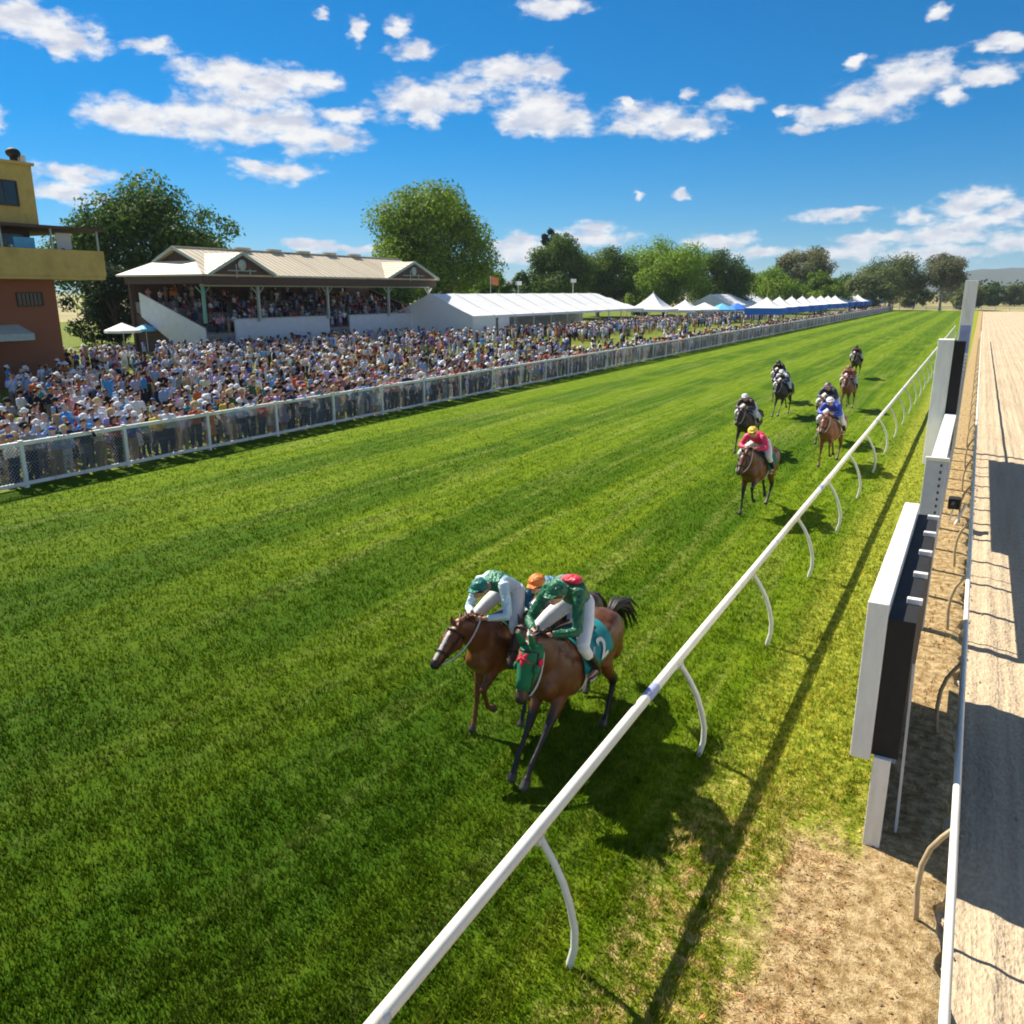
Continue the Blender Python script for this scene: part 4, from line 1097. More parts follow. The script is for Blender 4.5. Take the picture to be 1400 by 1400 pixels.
def horse_shapes(pose, neck):
    """shapes fused into the body; also returns the leg lines and the head stations"""
    mb = MB()
    mb.loft([(x, 0, z) for x, z, w, h in TORSO], [(w, h) for x, z, w, h in TORSO], 22)
    mb.ell((-.60, .13, 1.30), (.28, .16, .27)); mb.ell((-.60, -.13, 1.30), (.28, .16, .27))          # quarters
    mb.ell((.50, .155, 1.20), (.20, .10, .28)); mb.ell((.50, -.155, 1.20), (.20, .10, .28))          # shoulders
    mb.ell((.72, .09, 1.12), (.13, .10, .14)); mb.ell((.72, -.09, 1.12), (.13, .10, .14))            # breast
    for s in (-1, 1):
        mb.ell((.60, s * .135, 1.36), (.10, .075, .20)); mb.ell((.38, s * .20, 1.05), (.12, .07, .14)); mb.ell((-.72, s * .17, 1.12), (.13, .08, .20)); mb.ell((-.40, s * .19, 1.38), (.16, .09, .12))
    mb.ell((.30, 0, 1.50), (.26, .075, .09))                                                           # withers
    (px_, pz), (mx_, mz), ty = neck           # poll, muzzle and sideways turn of the head
    b = np.array((.52, 0, 1.36)); p = np.array((px_, ty * .45, pz))
    c1 = b + (p - b) * .35 + np.array((.02, 0, .01)); c2 = b + (p - b) * .70 + np.array((-.02, ty * .05, .045))
    mb.loft([b, c1, c2, p], [(.19, .30), (.145, .235), (.105, .175), (.085, .13)], 18)
    m = np.array((mx_, ty, mz)); d = m - p; L = np.linalg.norm(d); d /= L
    dn = np.array((d[2], 0, -d[0])); dn = dn - d * (dn @ d); dn /= np.linalg.norm(dn)
    if dn[2] > 0: dn = -dn                     # towards the jaw
    H = []
    for t, off, w, h in ((-.04, .03, .075, .10), (.10, .055, .100, .150), (.28, .060, .098, .165), (.42, .045, .088, .140), (.60, .025, .070, .102), (.78, .015, .060, .085), (.92, .012, .062, .080), (1.0, .012, .050, .060)):
        H.append((p + d * (L * t) + dn * off, (w, h)))
    mb.loft([q[0] for q in H], [q[1] for q in H], 18, (0, 1, 0), .4)
    lat = np.cross(d, dn)
    for s in (-1, 1):
        e0 = p + lat * (s * .055) - dn * .05
        mb.loft([e0, e0 - d * .06 - dn * .05 + lat * (s * .012), e0 - d * .10 - dn * .12 + lat * (s * .015)], [(.030, .022), (.032, .020), (.008, .008)], 8)
        mb.ell(p + d * (L * .30) + lat * (s * .088) - dn * .035, (.030, .022, .026), 8, 6)           # brow
        mb.ell(p + d * (L * .24) + lat * (s * .07) + dn * .10, (.10, .035, .10), 10, 6)              # jaw
        mb.ell(p + d * (L * .93) + lat * (s * .045) - dn * .015, (.03, .022, .03), 8, 6)              # nostril
    legs = []
    for k, s in ((0, 1), (1, -1)):
        e, kn, f, h = pose['front'][k]; y = .145 * s
        el = V3(e, y); kn3 = V3(kn, y * .95); fe = V3(f, y * .9); ho = V3(h, y * .9)
        mb.loft([el + (0, 0, .14), el, el * .55 + kn3 * .45, kn3], [(.08, .15), (.078, .115), (.062, .078), (.047, .052)], 12)
        mb.ell(kn3, (.053, .047, .058), 10, 6)
        mb.loft([kn3, kn3 * .5 + fe * .5, fe], [(.043, .047), (.030, .036), (.034, .040)], 10)
        mb.ell(fe, (.043, .038, .043), 10, 6)
        mb.loft([fe, fe * .45 + ho * .55], [(.031, .034), (.035, .04)], 10)
        mb.loft([fe * .5 + ho * .5, ho], [(.044, .046), (.058, .062)], 12, (0, 1, 0), .15)
        legs.append((kn3, fe, ho))
    for k, s in ((0, 1), (1, -1)):
        st, hk, f, h = pose['hind'][k]; y = .15 * s
        sf = V3(st, y); hk3 = V3(hk, y); fe = V3(f, y * .92); ho = V3(h, y * .92)
        mb.loft([(-.62, y * .8, 1.30), sf, sf * .5 + hk3 * .5, hk3], [(.12, .24), (.105, .165), (.068, .088), (.045, .060)], 12)
        mb.ell(hk3 + (-.02, 0, .01), (.062, .045, .065), 10, 6)
        mb.loft([hk3, hk3 * .5 + fe * .5, fe], [(.043, .052), (.033, .040), (.036, .042)], 10)
        mb.ell(fe, (.045, .040, .045), 10, 6)
        mb.loft([fe, fe * .45 + ho * .55], [(.033, .036), (.036, .042)], 10)
        mb.loft([fe * .5 + ho * .5, ho], [(.044, .046), (.058, .060)], 12, (0, 1, 0), .15)
        legs.append((hk3, fe, ho))
    return mb, legs, dict(p=p, d=d, dn=dn, lat=lat, L=L, H=H, c2=c2, c1=c1, b=b, m=m)

def seg_dist(P, a, b):
    ab = b - a; t = np.clip(((P - a) @ ab) / (ab @ ab), 0, 1)
    return np.linalg.norm(P - (a + t[:, None] * ab), axis=1), t

M['coat'] = attr_mat('horse_coat', 'coat', .44, .45, var=.22, scale=11)
COATS = {  # body, lower legs, mane and tail
  'bay': ((.115, .038, .011), (.010, .008, .007), 'hair_dark'), 'chestnut': ((.18, .058, .017), (.13, .045, .016), 'hair_chestnut'),
  'dark': ((.022, .014, .010), (.008, .007, .006), 'hair_dark'), 'brown': ((.060, .026, .012), (.010, .008, .007), 'hair_dark'), 'red': ((.20, .065, .026), (.15, .05, .02), 'hair_chestnut'),
}
M['hair_chestnut'] = mat('chestnut_hair', (.10, .035, .013), .6, .3, 20)

def cloth_patch(x0, x1, half, off, drop=0.0, nx=8, na=17):
    V = []
    for i in range(nx):
        x = x0 + (x1 - x0) * i / (nx - 1); z, w, h = torso_at(x)
        for j in range(na):
            a = -half + 2 * half * j / (na - 1)
            V.append((x + drop * abs(a), (w + off + .012) * math.sin(a), z + (h + off) * math.cos(a)))
    F = [(i * na + j, i * na + j + 1, (i + 1) * na + j + 1, (i + 1) * na + j) for i in range(nx - 1) for j in range(na - 1)]
    return V, F

def racehorse(label, x, y, rz, pose, neck, coat, cloth, vox=.022, hood=None, number=None, blaze=False, tail_up=.0, seed=1):
    rg = random.Random(seed)
    r = empty('racehorse', (x, y, 0), RAD(-90) + rz); tag(r, label, 'horse', 'racehorses galloping up the straight')
    mb, legs, hd = horse_shapes(POSES[pose], neck)
    me = remesh('body', mb, vox, 5)
    n = len(me.vertices); P = np.empty(n * 3, np.float32); me.vertices.foreach_get('co', P); P = P.reshape(-1, 3).astype(float)
    body, low, hairm = COATS[coat]
    col = np.tile(np.array(body), (n, 1))
    # darker topline and paler belly belong to the coat
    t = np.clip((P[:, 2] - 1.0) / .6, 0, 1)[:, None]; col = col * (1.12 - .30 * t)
    for a, b, c in legs:
        d1, t1 = seg_dist(P, a, b); d2, t2 = seg_dist(P, b, c)
        k = np.clip((t1 - .0) / .25, 0, 1) * (d1 < .085); k = np.maximum(k, (d2 < .10) * 1.0); k = np.maximum(k, np.clip((.27 - np.linalg.norm(P - a, axis=1)) / .14, 0, 1) * (P[:, 2] < .92))[:, None]
        col = col * (1 - k) + np.array(low) * k
        hf = ((d2 < .1) & (t2 > .62))[:, None]
        col = np.where(hf, np.array((.05, .045, .04)), col)
    dm = np.linalg.norm(P - hd['m'], axis=1); k = np.clip((.15 - dm) / .08, 0, 1)[:, None]; col = col * (1 - k) + np.array((.02, .016, .014)) * k
    if blaze:
        q = P - hd['p']; u = q @ hd['d'] / hd['L']; s = q @ hd['lat']; f = q @ hd['dn']
        k = (u > .18) & (u < .85) & (np.abs(s) < .024) & (f < -.0)
        col[k] = (.62, .58, .52)
    col_attr(me, 'coat', col)
    link('body', me, r, M['coat'])
    # eyes
    for s in (-1, 1):
        MB().ell(hd['p'] + hd['d'] * (hd['L'] * .31) + hd['lat'] * (s * .098) - hd['dn'] * .02, (.022, .016, .022), 10, 6).build('eye', M['glass_dark'], r, True)
    # mane lies along the crest, blown back; tail streams behind
    mn = MB()
    crest = [hd['b'] + np.array((-.10, 0, .20)), hd['c1'] + (-.08, 0, .19), hd['c2'] + (-.05, 0, .16), hd['p'] + (-.02, 0, .12)]
    for i in range(46):
        t = rg.random() * 2.999; a = int(t); q = crest[a] * (1 - t + a) + crest[a + 1] * (t - a)
        q = q + np.array((0, rg.uniform(-.03, .03), rg.uniform(-.06, -.01))); s = rg.choice((-1, 1, 1))
        l = rg.uniform(.10, .17)
        mn.loft([q, q + np.array((-l * .6, s * .045, .035)), q + np.array((-l * 1.3, s * .085, -.02 - l * .3))], [(.020, .010), (.016, .008), (.004, .003)], 5)
    mn.build('mane', M[hairm], r, True)
    tl = MB()
    for i in range(26):
        a = rg.uniform(-1, 1); b = rg.uniform(-1, 1); l = rg.uniform(.6, 1.0)
        tl.loft([(-.88, a * .03, 1.42 + b * .02), (-1.02, a * .05, 1.47 + tail_up * .3 + b * .03), (-1.02 - .24 * l, a * .11, 1.36 + tail_up * .7 + b * .07), (-1.02 - .46 * l, a * .14, 1.06 + tail_up + b * .14)], [(.030, .024), (.034, .026), (.026, .018), (.005, .004)], 6)
    tl.build('tail', M[hairm], r, True)
    # saddle cloth, saddle, girth
    o = MB().add(*cloth_patch(-.34, .30, 1.62, .022, .0)).build('saddle_cloth', M[cloth], r, True)
    q = o.modifiers.new('s', 'SOLIDIFY'); q.thickness = .014; q.offset = 1
    if number:
        fc = bpy.data.curves.new('n', 'FONT'); fc.body = number; fc.size = .34; fc.align_x = 'CENTER'; fc.align_y = 'CENTER'; fc.extrude = .003; fc.offset = .006
        fo = bpy.data.objects.new('n', fc); C.objects.link(fo)
        dg = bpy.context.evaluated_depsgraph_get(); tm = bpy.data.meshes.new_from_object(fo.evaluated_get(dg), depsgraph=dg)
        bpy.data.objects.remove(fo)
        import bmesh
        bm = bmesh.new(); bm.from_mesh(tm); bmesh.ops.subdivide_edges(bm, edges=[e for e in bm.edges if e.calc_length() > .05], cuts=3, use_grid_fill=False); bm.to_mesh(tm); bm.free()
        for sgn in (1, -1):
            t2 = tm.copy() if sgn == 1 else tm
            for v in t2.vertices:
                xx = -.10 - sgn * v.co.x; a = 1.18 - v.co.y / .36; z, w, h = torso_at(xx)
                lift = .040 + v.co.z
                v.co = ((xx), sgn * (w + lift + .012) * math.sin(a), z + (h + lift) * math.cos(a))
            t2.name = 'number'; link('number', t2, o, M['tack_white'])
    MB().add(*cloth_patch(-.16, .26, .55, .045)).build('saddle', M['leather'], r, True).modifiers.new('s', 'SOLIDIFY').thickness = .03
    g = []
    for a in np.linspace(0, 2 * math.pi, 25):
        z, w, h = torso_at(.22); g.append((.22, (w + .016) * math.sin(a), z + (h + .01) * math.cos(a)))
    MB().loft(g, [(.045, .008)] * 25, 6, (1, 0, 0)).build('girth', M['tack_white'], r, True)
    for s in (-1, 1):
        MB().bar((.10, s * .30, 1.42), (.17, s * .335, 1.12), .02, .008).loft([(.10, s * .335, 1.06), (.17, s * .335, 1.13), (.24, s * .335, 1.06), (.17, s * .335, 1.05), (.10, s * .335, 1.06)], [.010] * 5, 6).build('stirrup', M['steel'], r)
    # bridle and reins
    br = MB(); p, d, dn, lat, L = hd['p'], hd['d'], hd['dn'], hd['lat'], hd['L']
    for tt, w, h, off in ((.63, .076, .108, .025), (.10, .108, .155, .05)):
        c = p + d * (L * tt) + dn * off
        br.loft([c + lat * (w * math.cos(a)) + dn * (h * math.sin(a)) for a in np.linspace(0, 2 * math.pi, 19)], [(.016, .006)] * 19, 5, tuple(d))
    for s in (-1, 1): br.loft([p + d * (L * .1) + lat * (s * .112), p + d * (L * .4) + lat * (s * .098), p + d * (L * .82) + lat * (s * .07) + dn * .03], [.010] * 3, 5)
    br.build('bridle', M['leather'], r, True)
    rn = MB()
    for s in (-1, 1):
        a = p + d * (L * .84) + lat * (s * .074) + dn * .035; e = np.array((.80, s * .07, 1.735))
        mid = a * .5 + e * .5 + np.array((0, s * .10, -.13))
        pts = [a * (1 - t) ** 2 + mid * 2 * t * (1 - t) + e * t * t for t in np.linspace(0, 1, 9)]
        rn.loft(pts, [.011] * 9, 6)
    rn.build('reins', M['tack_white'], r, True)
    if hood:
        hm = MB(); P_ = []; R_ = []
        for c, (w, h) in hd['H'][1:6]: P_.append(c); R_.append((w + .016, h + .016))
        P_.insert(0, p - d * .03 + dn * .03); R_.insert(0, (.10, .125))
        hm.loft(P_, R_, 18, (0, 1, 0), .1)
        for s in (-1, 1):
            e0 = p + lat * (s * .055) - dn * .05
            hm.loft([e0, e0 - d * .06 - dn * .05 + lat * (s * .012), e0 - d * .11 - dn * .13 + lat * (s * .015)], [(.042, .034), (.042, .030), (.014, .012)], 8)
            hm.ell(p + d * (L * .38) + lat * (s * .115), (.05, .03, .05), 10, 6)
        ho = hm.build('hood', M[hood[0]], r, True)
        st = MB()
        c = p + d * (L * .24) - dn * .118
        for k in range(5):
            a = 2 * math.pi * k / 5
            st.loft([c, c + d * (.085 * math.cos(a)) + lat * (.085 * math.sin(a)) + dn * (.03 * abs(math.sin(a)))], [(.034, .02), (.006, .008)], 6)
        for s in (-1, 1): st.ell(p + d * (L * .26) + lat * (s * .125) + dn * .05, (.05, .016, .05), 10, 6)
        st.build('star', M[hood[1]], ho, True)
    return r

def rider_shapes(style=0, lean=0.0, upright=0.0):
    """a crouched rider in the saddle, in the horse's own axes"""
    u = upright; hn = style
    hip = np.array((-.06 + .05 * u, 0, 1.79 - .05 * u + .09 * hn)); chest = np.array((.36 - .22 * u - .05 * hn, lean * .06, 1.985 + .16 * u + .12 * hn)); nk = np.array((.52 - .28 * u - .03 * hn, lean * .09, 2.03 + .27 * u + .06 * hn)); hc = np.array((.665 - .30 * u, lean * .12, 2.125 + .34 * u - .03 * hn))
    body = MB(); shirt = MB(); br = MB(); boots = []
    wst = hip * .55 + chest * .45 + (0, 0, .02)
    body.loft([hip, wst, chest, nk], [(.10, .08), (.10, .075), (.12, .085), (.05, .05)], 14)
    body.loft([nk - (0, 0, .02), hc - (.02, 0, .06)], [(.052, .055), (.050, .055)], 10)
    body.ell(hc, (.095, .074, .108), 14, 10)
    body.ell(hc + (.085, 0, -.02), (.026, .014, .020), 8, 6)                 # nose
    body.ell(hc + (.052, 0, -.075), (.042, .042, .036), 8, 6)                # chin
    for s in (-1, 1): body.ell(hc + (-.005, s * .076, -.015), (.018, .012, .028), 8, 6)
    shirt.loft([hip + (-.02, 0, .02), wst, chest, nk + (-.03, 0, -.01)], [(.155, .115), (.17, .135), (.205, .145), (.09, .075)], 18)
    hands = []
    for s in (-1, 1):
        sh = chest + np.array((.07, s * .17, .005)); el = np.array((.50 - .05 * u, s * .295, 1.735)); ha = np.array((.755, s * .085, 1.745))
        shirt.loft([sh - (0.02, s * .06, 0), sh, sh * .5 + el * .5, el], [(.07, .085), (.078, .08), (.066, .066), (.055, .055)], 12)
        shirt.loft([el, el * .4 + ha * .6, el * .16 + ha * .84], [(.055, .055), (.048, .048), (.040, .040)], 12)
        body.loft([sh, el], [(.045, .045), (.04, .04)], 8); body.loft([el, ha], [(.038, .038), (.026, .028)], 8)
        # hand: palm, four curled fingers and a thumb closed on the rein
        dr = (ha - el) / np.linalg.norm(ha - el)
        palm = ha + dr * .045
        body.ell(palm, (.046, .022, .042), 10, 6)
        for k in range(4):
            z = .026 - .018 * k; ln = (.9, 1.0, .95, .8)[k]
            k0 = palm + dr * .030 + (0, 0, z)
            body.loft([k0, k0 + dr * (.034 * ln) + (0, -s * .012, -.004), k0 + dr * (.030 * ln) + (0, -s * .036, -.008), k0 + dr * (.004) + (0, -s * .044, -.008)], [.0095, .009, .0085, .008], 7)
        body.loft([palm + (0, -s * .012, .030), palm + dr * .028 + (0, -s * .026, .044), palm + dr * .046 + (0, -s * .034, .036)], [.011, .010, .008], 7)
        hands.append(ha)
        hp = hip + np.array((.0, s * .09, -.015)); kn = np.array((.40, s * .315, 1.53)); an = np.array((.10, s * .345, 1.17)); toe = np.array((.29, s * .345, 1.125))
        br.loft([hp - (.06, 0, 0), hp, hp * .5 + kn * .5 + (0, s * .02, 0), kn], [(.10, .11), (.115, .12), (.092, .098), (.068, .072)], 14)
        br.loft([kn, kn * .6 + an * .4], [(.066, .068), (.056, .062)], 12)
        body.loft([hp, kn], [(.06, .06), (.045, .045)], 8); body.loft([kn, an], [(.04, .04), (.03, .03)], 8); body.loft([an, toe], [(.03, .03), (.028, .022)], 8)
        bt = MB(); boots.append(bt)
        bt.loft([kn * .58 + an * .42, kn * .3 + an * .7, an, an - (.0, 0, .045)], [(.058, .066), (.052, .058), (.040, .046), (.038, .045)], 12)
        bt.loft([an + (-.05, 0, -.05), an + (.06, 0, -.045), toe], [(.036, .034), (.040, .034), (.034, .024)], 12)
    br.ell(hip, (.15, .155, .125), 14, 8)
    return body, shirt, br, boots, hc, chest

def silk(name, c, c2=None, scale=3.0, kind='plain', rough=.45):
    """silks: plain, hooped or with a yoke, from the garment's own coordinates"""
    m, nt, b = new_mat(name); N, L = nt.nodes.new, nt.links.new
    tc = N('ShaderNodeTexCoord')
    mx = N('ShaderNodeMix'); mx.data_type = 'RGBA'; mx.inputs['A'].default_value = (*c, 1); mx.inputs['B'].default_value = (*(c2 or c), 1)
    if kind == 'plain': mx.inputs['Factor'].default_value = 0
    else:
        sep = N('ShaderNodeSeparateXYZ'); L(tc.outputs['Object'], sep.inputs[0])
        if kind == 'hoops':
            q = N('ShaderNodeMath'); q.operation = 'SINE'; p = N('ShaderNodeMath'); p.operation = 'MULTIPLY'; L(sep.outputs[0], p.inputs[0]); p.inputs[1].default_value = scale * 6.28; L(p.outputs[0], q.inputs[0]); v = q.outputs[0]; th = 0.0
        elif kind == 'yoke':
            v = sep.outputs[0]; th = scale
        elif kind == 'sides':
            q = N('ShaderNodeMath'); q.operation = 'ABSOLUTE'; L(sep.outputs[1], q.inputs[0]); v = q.outputs[0]; th = scale
        elif kind == 'diamond':
            vo = N('ShaderNodeTexVoronoi'); vo.inputs['Scale'].default_value = scale; L(tc.outputs['Object'], vo.inputs['Vector']); v = vo.outputs['Color']; th = .5
        g = N('ShaderNodeMath'); g.operation = 'GREATER_THAN'; L(v, g.inputs[0]); g.inputs[1].default_value = th
        L(g.outputs[0], mx.inputs['Factor'])
    L(mx.outputs['Result'], b.inputs['Base Color']); b.inputs['Roughness'].default_value = rough
    n3 = N('ShaderNodeTexNoise'); n3.inputs['Scale'].default_value = 11; n3.inputs['Detail'].default_value = 3
    L(tc.outputs['Object'], n3.inputs['Vector'])
    bp = N('ShaderNodeBump'); bp.inputs['Strength'].default_value = 1.0; bp.inputs['Distance'].default_value = .07
    L(n3.outputs['Fac'], bp.inputs['Height']); L(bp.outputs[0], b.inputs['Normal'])
    return m

M['skin'] = mat('skin', (.50, .27, .18), .55, .08, 12)
M['breeches'] = mat('white_breeches', (.72, .72, .72), .6, .05, 10, .3, 14)
M['boot'] = mat('black_boots', (.012, .012, .012), .3, .1, 10)

def jockey(label, horse, silks, capm, vox=.016, style=0, lean=0.0, upright=0.0, cap_mark=None, back=None):
    body, shirt, br, boots, hc, chest = rider_shapes(style, lean, upright)
    root = link('person', remesh('body', body, max(.011, vox * .75), 2, .4), None, M['skin'])
    root.location = horse.location; root.rotation_euler = horse.rotation_euler
    tag(root, label, 'jockey', 'jockeys riding the racehorses')
    link('shirt', remesh('shirt', shirt, vox, 3), root, silks)
    link('breeches', remesh('breeches', br, vox, 3), root, M['breeches'])
    for bt in boots: link('boot', remesh('boot', bt, vox, 2), root, M['boot'])
    # skull cap with silk cover, peak and goggles
    cp = MB(); P = []; R = []
    for i in range(8):
        a = RAD(-8) + RAD(96) * i / 7
        P.append(hc + np.array((-.012, 0, .030 + .118 * math.sin(a)))); R.append((.108 * math.cos(a) + .002, .126 * math.cos(a) + .002))
    cp.loft(P, R, 20, (0, 1, 0), .2)
    c = cp.build('cap', capm, root, True)
    pk = MB().slab([(.09 + hc[0], hc[1] - .075, hc[2] + .03), (.185 + hc[0], hc[1] - .045, hc[2] + .012), (.185 + hc[0], hc[1] + .045, hc[2] + .012), (.09 + hc[0], hc[1] + .075, hc[2] + .03)], .012)
    pk.build('peak', cap_mark or capm, c)
    g = MB(); g.loft([hc + np.array((.098 * math.cos(a) - .002, .088 * math.sin(a), .008)) for a in np.linspace(-1.35, 1.35, 13)], [(.028, .010)] * 13, 8, (0, 0, 1)).build('goggles', M['glass_dark'], root, True)
    if back:
        bm_ = MB(); bm_.ell(chest + (.0, .05, .098), (.11, .12, .05), 14, 8); bm_.build('emblem', back, root, True)
    return root

GREEN = (.008, .12, .055); TEAL = (.012, .20, .17)
S = {}
S['teal'] = silk('teal_silk', (.010, .17, .13)); S['tealwhite'] = silk('teal_and_pale_blue_silk', (.008, .17, .09), (.60, .76, .84), .11, 'sides'); 
S['green'] = silk('dark_green_silk', GREEN); S['red'] = silk('red_silk', (.62, .02, .05))
S['greenred'] = silk('green_silk_red_collar', GREEN, (.62, .02, .05), .47, 'yoke')
S['orange'] = silk('orange_silk', (.72, .19, .02)); S['petrol'] = silk('petrol_blue_silk', (.02, .13, .22))
S['pink'] = silk('cerise_silk', (.72, .03, .12)); S['orangeyellow'] = silk('orange_yellow_silk', (.80, .26, .04), (.75, .55, .05), 5, 'diamond')
S['plum'] = silk('dark_plum_silk', (.045, .015, .04)); S['white'] = silk('white_silk', (.74, .74, .78)); S['whitenavy'] = silk('white_navy_silk', (.70, .70, .78), (.03, .03, .15), 7, 'diamond')
S['royal'] = silk('royal_blue_silk', (.015, .06, .48)); S['navy'] = silk('navy_silk', (.02, .02, .075)); S['navyspot'] = silk('navy_pink_silk', (.025, .025, .10), (.35, .20, .26), 8, 'diamond')
S['maroon'] = silk('maroon_silk', (.10, .015, .02)); S['dusty'] = silk('dusty_red_silk', (.32, .10, .09)); S['black'] = silk('black_silk', (.012, .012, .02))
M['cloth_teal'] = mat('teal_saddle_cloth', (.008, .20, .22), .8, .1, 12); M['cloth_green'] = mat('green_saddle_cloth', (.012, .12, .09), .8, .1, 12)
M['cloth_white'] = mat('white_saddle_cloth', (.6, .6, .6), .8, .1, 12); M['cloth_dark'] = mat('dark_saddle_cloth', (.03, .03, .05), .8, .1, 12)
M['hood_green'] = mat('green_hood_cloth', (.010, .15, .06), .8, .1, 14); M['hood_red'] = mat('red_hood_cloth', (.55, .02, .05), .8, .1, 14)

NECK_LOW = ((1.08, 1.66), (1.46, 1.22), .0); NECK_IN = ((1.00, 1.70), (1.24, 1.14), .06); NECK_TURN = ((1.10, 1.70), (1.50, 1.30), -.16)
h = racehorse('bay horse in a green and red hood leading the field on the rail side', -4.00, 8.83, RAD(-5), 'reach', NECK_IN, 'bay', 'cloth_teal', .019, ('hood_green', 'hood_red'), '2', False, .14, 1)
jockey('jockey in dark green silks with red shoulders and green cap on the hooded leading bay', h, S['green'], S['green'], .014, lean=.75, upright=.22, style=1, back=S['red'])
for q in (h, bpy.data.objects['person.000'] if 'person.000' in bpy.data.objects else bpy.data.objects['person']): q.scale = (1.09, 1.09, 1.09)
h = racehorse('bright chestnut horse with pale blaze, left of the two leaders, its head turned outwards', -5.14, 9.15, RAD(-3), 'fold', NECK_TURN, 'chestnut', 'cloth_green', .019, None, None, True, .05, 2)
jockey('jockey in teal and pale blue silks with a teal cap on the leading chestnut', h, S['tealwhite'], S['teal'], .014, lean=-.3, style=1)
h = racehorse('brown horse almost hidden between the two leading horses', -4.58, 9.72, RAD(-2), 'gather', NECK_LOW, 'brown', 'cloth_dark', .024, seed=3, tail_up=-.25)
jockey('jockey with an orange cap and petrol blue silks half hidden between the two leaders', h, S['petrol'], S['orange'], .016, lean=-.35, upright=-.12)
h = racehorse('bay horse under a cerise rider chasing a gap behind the leaders', -4.72, 22.2, RAD(-6), 'fold', NECK_LOW, 'bay', 'cloth_green', .028, seed=4)
jockey('jockey in cerise silks with an orange and yellow cap chasing the three leaders', h, S['pink'], S['orangeyellow'], .018)
h = racehorse('nearly black horse directly behind the cerise rider', -7.0, 30.6, RAD(-4), 'gather', NECK_LOW, 'dark', 'cloth_white', .03, seed=5)
jockey('jockey in dark plum silks and a pale cap behind the cerise rider', h, S['plum'], S['white'], .02)
h = racehorse('bay horse under the royal blue rider beside the running rail', -3.95, 29.7, RAD(-5), 'fold', NECK_LOW, 'red', 'cloth_white', .03, seed=6)
jockey('jockey in royal blue silks with a white cap close to the running rail', h, S['royal'], S['white'], .02)
h = racehorse('dark brown horse following the royal blue rider', -4.75, 34.4, RAD(-4), 'reach', NECK_LOW, 'brown', 'cloth_dark', .03, seed=7)
jockey('jockey in navy silks and a dark spotted cap following the royal blue rider', h, S['navy'], S['navyspot'], .02)
h = racehorse('black horse carrying the white and navy rider wide on the course', -7.8, 40.9, RAD(-4), 'reach', NECK_LOW, 'dark', 'cloth_dark', .03, seed=8)
jockey('jockey in white and navy patterned silks riding wide of the rest', h, S['whitenavy'], S['white'], .02)
h = racehorse('dark horse tucked in behind the white and navy rider', -9.1, 46.5, RAD(-4), 'fold', NECK_LOW, 'dark', 'cloth_white', .032, seed=9)
jockey('jockey in black silks and black cap tucked behind the white and navy rider', h, S['black'], S['black'], .022)
h = racehorse('reddish chestnut horse towards the rear with a dusty red rider', -5.35, 44.8, RAD(-3), 'gather', NECK_LOW, 'red', 'cloth_white', .032, seed=10)
jockey('jockey in dusty red silks on the reddish chestnut towards the rear', h, S['dusty'], S['dusty'], .022)
h = racehorse('brown horse at the very back of the field', -7.1, 62.0, RAD(-3), 'fold', NECK_LOW, 'brown', 'cloth_dark', .034, seed=11)
jockey('jockey in maroon silks and black cap at the very back of the field', h, S['maroon'], S['black'], .024)

# the front pair of the chasers are bigger horses
for o in bpy.data.objects:
    if o.parent is None and ('cerise' in o.get('label', '') or 'royal blue' in o.get('label', '')) and o.get('category') in ('horse', 'jockey') and 'behind' not in o.get('label', '').split('rider')[0]:
        o.scale = (1.07, 1.07, 1.07)
for o in bpy.data.objects:
    if o.parent is None and o.get('category') in ('horse', 'jockey'): o.scale = (o.scale[0], o.scale[1] * (1.14 if o.location.y > 15 else 1.06), o.scale[2])

# ------------------------------------------------------------------ the crowd
M['p_skin'] = info_mat('person_skin', .55, .06); M['p_cloth'] = info_mat('person_cloth', .85, .16, 14); M['p_hair'] = info_mat('person_hair', .5, .2, 30)
TOPS = {'white': (.70, .70, .72), 'pale blue': (.30, .42, .66), 'sky blue': (.07, .28, .62), 'royal blue': (.03, .09, .42), 'navy': (.02, .025, .07), 'black': (.015, .015, .018),
        'rust orange': (.45, .12, .04), 'bright orange': (.75, .26, .03), 'red': (.50, .03, .04), 'maroon': (.14, .02, .035), 'pink': (.66, .30, .34), 'salmon': (.60, .22, .16), 'lilac': (.42, .36, .60),
        'grey': (.22, .23, .25), 'tan': (.40, .28, .17), 'yellow': (.70, .52, .08), 'dark green': (.03, .10, .05), 'teal': (.03, .22, .26), 'cream': (.66, .58, .44)}
TOP_W = [38, 22, 9, 4, 13, 10, 4, 1.5, 2.5, 4, 8, 5, 13, 6, 6, .8, 1.5, 2.5, 5]
BOT = {'navy trousers': (.02, .025, .06), 'black trousers': (.012, .012, .015), 'tan trousers': (.36, .26, .15), 'grey trousers': (.14, .14, .15), 'blue jeans': (.05, .09, .20), 'white trousers': (.6, .6, .6)}
HAIR = {'dark hair': (.015, .010, .008), 'brown hair': (.06, .03, .015), 'fair hair': (.42, .28, .11), 'grey hair': (.34, .33, .32)}
HATS = {'straw hat': (.52, .40, .22), 'white hat': (.72, .72, .72), 'black hat': (.015, .015, .015), 'blue cap': (.03, .08, .3), 'red cap': (.45, .03, .03)}
SKIN = [(.56, .31, .21), (.50, .26, .17), (.44, .22, .13), (.60, .35, .25), (.30, .15, .09)]

